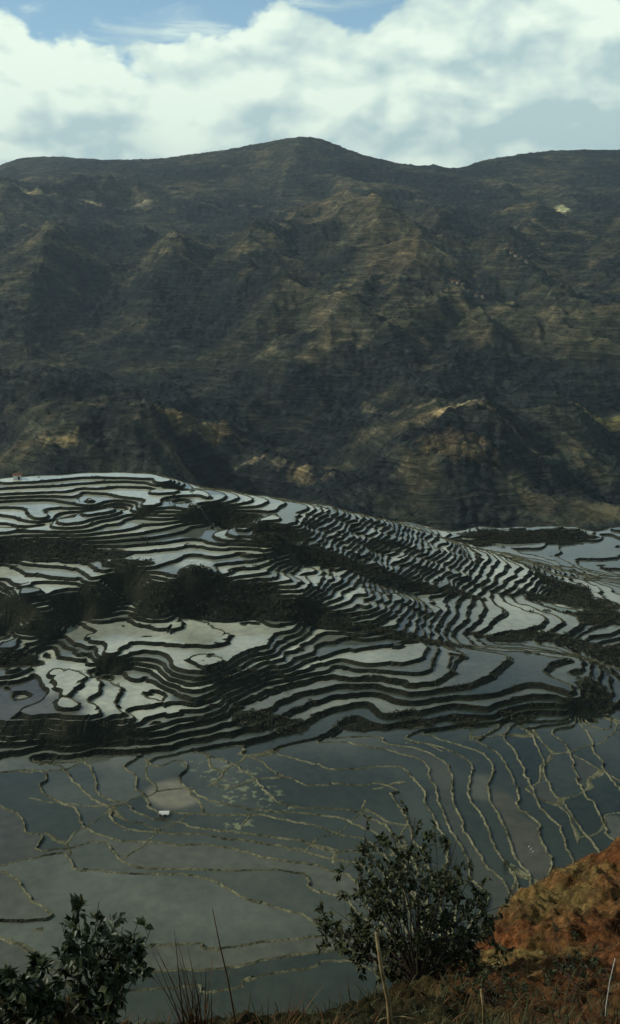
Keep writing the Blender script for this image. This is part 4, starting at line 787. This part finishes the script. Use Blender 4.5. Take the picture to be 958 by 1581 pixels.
for i, (u, v, sz, lab_) in enumerate((
    (123, 772, 2.6, 'tallest lone round dark shrub on a bund of the pale upper ponds'), (80, 768, 1.4, 'low shrub on the bund just left of the tallest round shrub on the upper ponds'), (43, 792, 2.0, 'dark shrub where a bund bends at the left edge of the pale plateau ponds'),
    (170, 785, 2.4, 'olive bush at the right-hand tip of the big pale upper pond'), (158, 786, 1.9, 'lower bush touching the left side of the olive bush at the big pale pond'), (262, 777, 2.5, 'dark bush on the right bank of the blue upper pond'), (268, 768, 2.2, 'bush just above the dark bush on the right bank of the blue upper pond'), (297, 762, 2.2, 'bush at the top of the gully right of the small blue pond'),
    (161, 742, 1.5, 'tiny shrub on the farthest bunds of the upper plateau'), (143, 812, 2.2, 'shrub at the lower corner of the pale ponds above the shaded slope'), (52, 1022, 3.0, 'large dark shrub above the grey field on the near hill'), (35, 1024, 2.6, 'dark shrub left of the large one above the grey field'), (22, 1026, 2.2, 'small dark shrub at the left end of the row above the grey field'),
    (395, 1040, 2.6, 'bushy clump in the middle of the near hill beside narrow pale ponds'), (378, 1046, 2.0, 'smaller bush left of the clump in the middle of the near hill'), (150, 1040, 1.2, 'small bush on the bund inside the white ponds of the near hill'), (182, 1058, 1.3, 'small bush on the right-hand bund of the white ponds'),
    (845, 945, 2.8, 'dark shrub at the right end of the grey-blue pond below the long spur'), (915, 815, 3.0, 'dark tree-like shrub at the upper right beside the far blue ponds'), (700, 1005, 2.0, 'dark shrub on the upper edge of the long blue terrace'), (880, 1085, 2.4, 'dark shrub at the right-hand foot of the near hill'), (905, 1060, 2.2, 'dark shrub beside the bend in the last bund of the near hill'),
    (780, 1338, 1.6, 'round dark shrub on a bund above the orange bank'), (10, 772, 1.6, 'small shrub on the bund at the far left of the upper plateau'))): hill_shrub(i, u, v, sz, lab_)
# ------------------------------------------------------------------ a worker, a shed, birds, farmhouses
M_WALL = two_tone('white_wash', (0.62, 0.62, 0.56), (0.78, 0.77, 0.7), 3, obj=True); M_ROOF = two_tone('brown_roof', (0.16, 0.08, 0.045), (0.26, 0.13, 0.07), 4, obj=True); M_DARK = two_tone('dark_cloth', (0.02, 0.015, 0.018), (0.05, 0.03, 0.03), 8, obj=True)
M_SKIN = two_tone('skin', (0.30, 0.17, 0.11), (0.34, 0.20, 0.13), 8, obj=True); M_RED = two_tone('rusty_cloth', (0.20, 0.05, 0.03), (0.26, 0.08, 0.05), 8, obj=True); M_HOLE = two_tone('dark_door', (0.012, 0.01, 0.008), (0.03, 0.022, 0.016), 4, obj=True)
def shed(name, label, loc, w, d, h, rz, roof_h, m_roof):
    t = thing(name, label, 'shed', tuple(loc), rz); b = MB(); b.box((0, 0, h / 2 - 0.15), (w, d, h + 0.3)); b.build('wall', M_WALL, t)
    r = MB(); o = 0.3; x, y = w / 2 + o, d / 2 + o; r.add([(-x, -y, h), (x, -y, h), (x, y, h), (-x, y, h), (-x * 0.9, 0, h + roof_h), (x * 0.9, 0, h + roof_h)], [(3, 2, 1, 0), (0, 1, 5, 4), (2, 3, 4, 5), (1, 2, 5), (3, 0, 4)]); r.build('roof', m_roof, t)
    q = MB(); q.box((w * 0.18, -d / 2 - 0.02, h * 0.4), (w * 0.22, 0.06, h * 0.8)); q.build('door', M_HOLE, t); return t
p = hit(254, 1258); p[2] = ground_z(p[0], p[1]); shed('field_shed', 'tiny low whitewashed shed on a bund among the near ponds', p, 2.3, 1.3, 0.7, 0.05, 0.2, M_WALL)
p = hit(27, 738); p[2] = ground_z(p[0], p[1]) ; shed('field_hut', 'small white hut with brown roof at the left end of the upper plateau', p, 4.2, 3.2, 2.0, 0.3, 1.0, M_ROOF)
def skin_figure(name, joints, bones, mat, parent, lv=2):
    me = bpy.data.meshes.new(name); me.from_pydata([j[:3] for j in joints], bones, []); o = link_mesh(name, me, mat, parent)
    md = o.modifiers.new('skin', 'SKIN'); 
    for j, sv in zip(joints, me.skin_vertices[0].data if len(me.skin_vertices) else []): sv.radius = (j[3], j[3] * (j[4] if len(j) > 4 else 1))
    sb = o.modifiers.new('sub', 'SUBSURF'); sb.levels = sb.render_levels = lv; return o
def make_person(loc, rz):
    t = thing('person', 'tiny worker in dark clothes and rusty red trousers standing by the white shed', 'person', tuple(loc), rz)
    J = [(0, 0, 0.92, .15), (0, 0, 1.12, .14), (0, 0.02, 1.36, .17), (0, 0.03, 1.5, .06), (0, 0.05, 1.62, .095), (0, 0.05, 1.72, .07), (-.1, 0, .86, .1), (-.13, .03, .48, .07), (-.14, 0, .08, .05), (-.14, .14, .04, .04), (.1, 0, .86, .1), (.13, .03, .48, .07), (.14, 0, .08, .05), (.14, .14, .04, .04), (-.2, .02, 1.40, .07), (-.28, .06, 1.12, .05), (-.22, .24, .95, .035), (-.2, .33, .92, .03), (.2, .02, 1.40, .07), (.28, .06, 1.12, .05), (.22, .24, .95, .035), (.2, .33, .92, .03)]
    E = [(0, 1), (1, 2), (2, 3), (3, 4), (4, 5), (0, 6), (6, 7), (7, 8), (8, 9), (0, 10), (10, 11), (11, 12), (12, 13), (2, 14), (14, 15), (15, 16), (16, 17), (2, 18), (18, 19), (19, 20), (20, 21)]
    me = bpy.data.meshes.new('body'); me.from_pydata([j[:3] for j in J], E, []); o = link_mesh('body', me, M_SKIN, t); bpy.context.view_layer.objects.active = o
    o.modifiers.new('skin', 'SKIN')
    def rad(ob, J):
        for j, sv in zip(J, ob.data.skin_vertices[0].data): sv.radius = (j[3], j[3])
        ob.data.skin_vertices[0].data[0].use_root = True
        ob.modifiers.new('sub', 'SUBSURF').levels = 1; ob.modifiers['sub'].render_levels = 1
    rad(o, J)
    for nm, sel, k, m in (('jacket', (0, 1, 2, 14, 15, 16, 18, 19, 20), 1.25, M_DARK), ('trousers', (0, 6, 7, 8, 10, 11, 12), 1.25, M_RED)):
        mp = {a: i for i, a in enumerate(sel)}; J2 = [(*J[a][:3], J[a][3] * k) for a in sel]; E2 = [(mp[a], mp[b]) for a, b in E if a in mp and b in mp]
        me = bpy.data.meshes.new(nm); me.from_pydata([j[:3] for j in J2], E2, []); q = link_mesh(nm, me, m, t); q.modifiers.new('skin', 'SKIN'); rad(q, J2)
    h = MB(); n = 14; h.add([(0, 0.05, 1.86)] + [(math.cos(6.283 * k / n) * 0.26, 0.05 + math.sin(6.283 * k / n) * 0.26, 1.70) for k in range(n)], [(0, 1 + k, 1 + (k + 1) % n) for k in range(n)] + [tuple(range(n, 0, -1))]); h.build('hat', M_DARK, t)
p = hit(248, 1262); p[2] = ground_z(p[0], p[1]); p[1] -= 0.4; make_person(p, 2.6)
def duck(label, u, v):
    p = hit(u, v); p[2] = ground_z(p[0], p[1]); t = thing('white_duck', label, 'duck', tuple(p), rz=0.9, group='white ducks on the brown pond'); b = MB(); n, m_ = 10, 7; vs = []
    for i in range(m_ + 1):
        a = math.pi * i / m_; x = -0.28 * math.cos(a); r_ = 0.15 * math.sin(a) ** 0.8 + 1e-3; vs += [(x, r_ * math.cos(6.283 * k / n), 0.09 + 0.75 * r_ * math.sin(6.283 * k / n) + 0.25 * max(0, -x - 0.15)) for k in range(n)]
    b.add(vs, [(i * n + k, i * n + (k + 1) % n, (i + 1) * n + (k + 1) % n, (i + 1) * n + k) for i in range(m_) for k in range(n)]); b.tube([(0.2, 0, 0.12), (0.25, 0, 0.25), (0.25, 0, 0.36), (0.30, 0, 0.40), (0.36, 0, 0.39)], 0.05, 0.04, 8); b.build('body', M_WALL, t)
    k = MB(); k.tube([(0.35, 0, 0.385), (0.44, 0, 0.37)], 0.025, 0.012, 6); k.build('beak', M_STALK, t)
duck('uppermost of three white ducks on the brown pond right of the broad shrub', 817, 1307); duck('middle of three white ducks on the brown pond right of the broad shrub', 820, 1311); duck('lowest of three white ducks on the brown pond right of the broad shrub', 823, 1315)
_house = []
def farmhouse(u, v, rz, sz, label, group):
    p = m_hit(u, v); p[2] = float(m_height(p[:1], p[1:2])[0]); t = thing('farmhouse', label, 'house', tuple(p), rz, group); t.scale = (sz, sz, sz)
    if not _house:
        b = MB(); b.box((0, 0, 1.5), (9, 6, 7)); w = b.build('wall', two_tone('mud_wall', (0.30, 0.27, 0.21), (0.42, 0.39, 0.31), 0.5, obj=True), t); r = MB(); r.add([(-5, -3.5, 5), (5, -3.5, 5), (5, 3.5, 5), (-5, 3.5, 5), (-5, 0, 7.6), (5, 0, 7.6)], [(3, 2, 1, 0), (0, 1, 5, 4), (2, 3, 4, 5), (1, 2, 5), (3, 0, 4)]); q = r.build('roof', M_ROOF, t)
        k = MB(); 
        k.box((0, -3.03, 1.6), (1.4, 0.1, 2.6)); d = k.build('door', M_HOLE, t); _house.extend((w, q, d)); return
    for q in _house: c = q.copy(); C.objects.link(c); c.parent = t
for k, (u, v) in enumerate(((693, 459), (700, 460), (708, 462), (714, 464), (722, 466), (736, 468), (745, 468))): farmhouse(u, v, 0.3 * k, 0.65 + 0.1 * (k % 3), 'tiny pale farmhouse in the lower row of houses across the mountain slope', 'lower row of farmhouses on the mountain')
for k, (u, v) in enumerate(((780, 425), (788, 428), (795, 430), (803, 432), (811, 434))): farmhouse(u, v, 0.4 * k, 0.65 + 0.1 * (k % 3), 'tiny pale farmhouse in the upper short row of houses on the right of the mountain', 'upper row of farmhouses on the mountain')
# ------------------------------------------------------------------ air between the viewer and the mountain
def haze():
    mb = MB(); mb.box((0, 0, 95), (17200, 17200, 792)); m = bpy.data.materials.new('haze'); m.use_nodes = True; T = NT(m.node_tree)
    v = T.n('ShaderNodeVolumePrincipled'); v.inputs['Color'].default_value = (0.70, 0.87, 1.0, 1); v.inputs['Density'].default_value = HAZE; v.inputs['Anisotropy'].default_value = 0.3
    o = T.n('ShaderNodeOutputMaterial'); T.link(v.outputs[0], o.inputs['Volume'])
    mb.build('haze', m)['kind'] = 'stuff'
HAZE = 6.5e-5
haze()
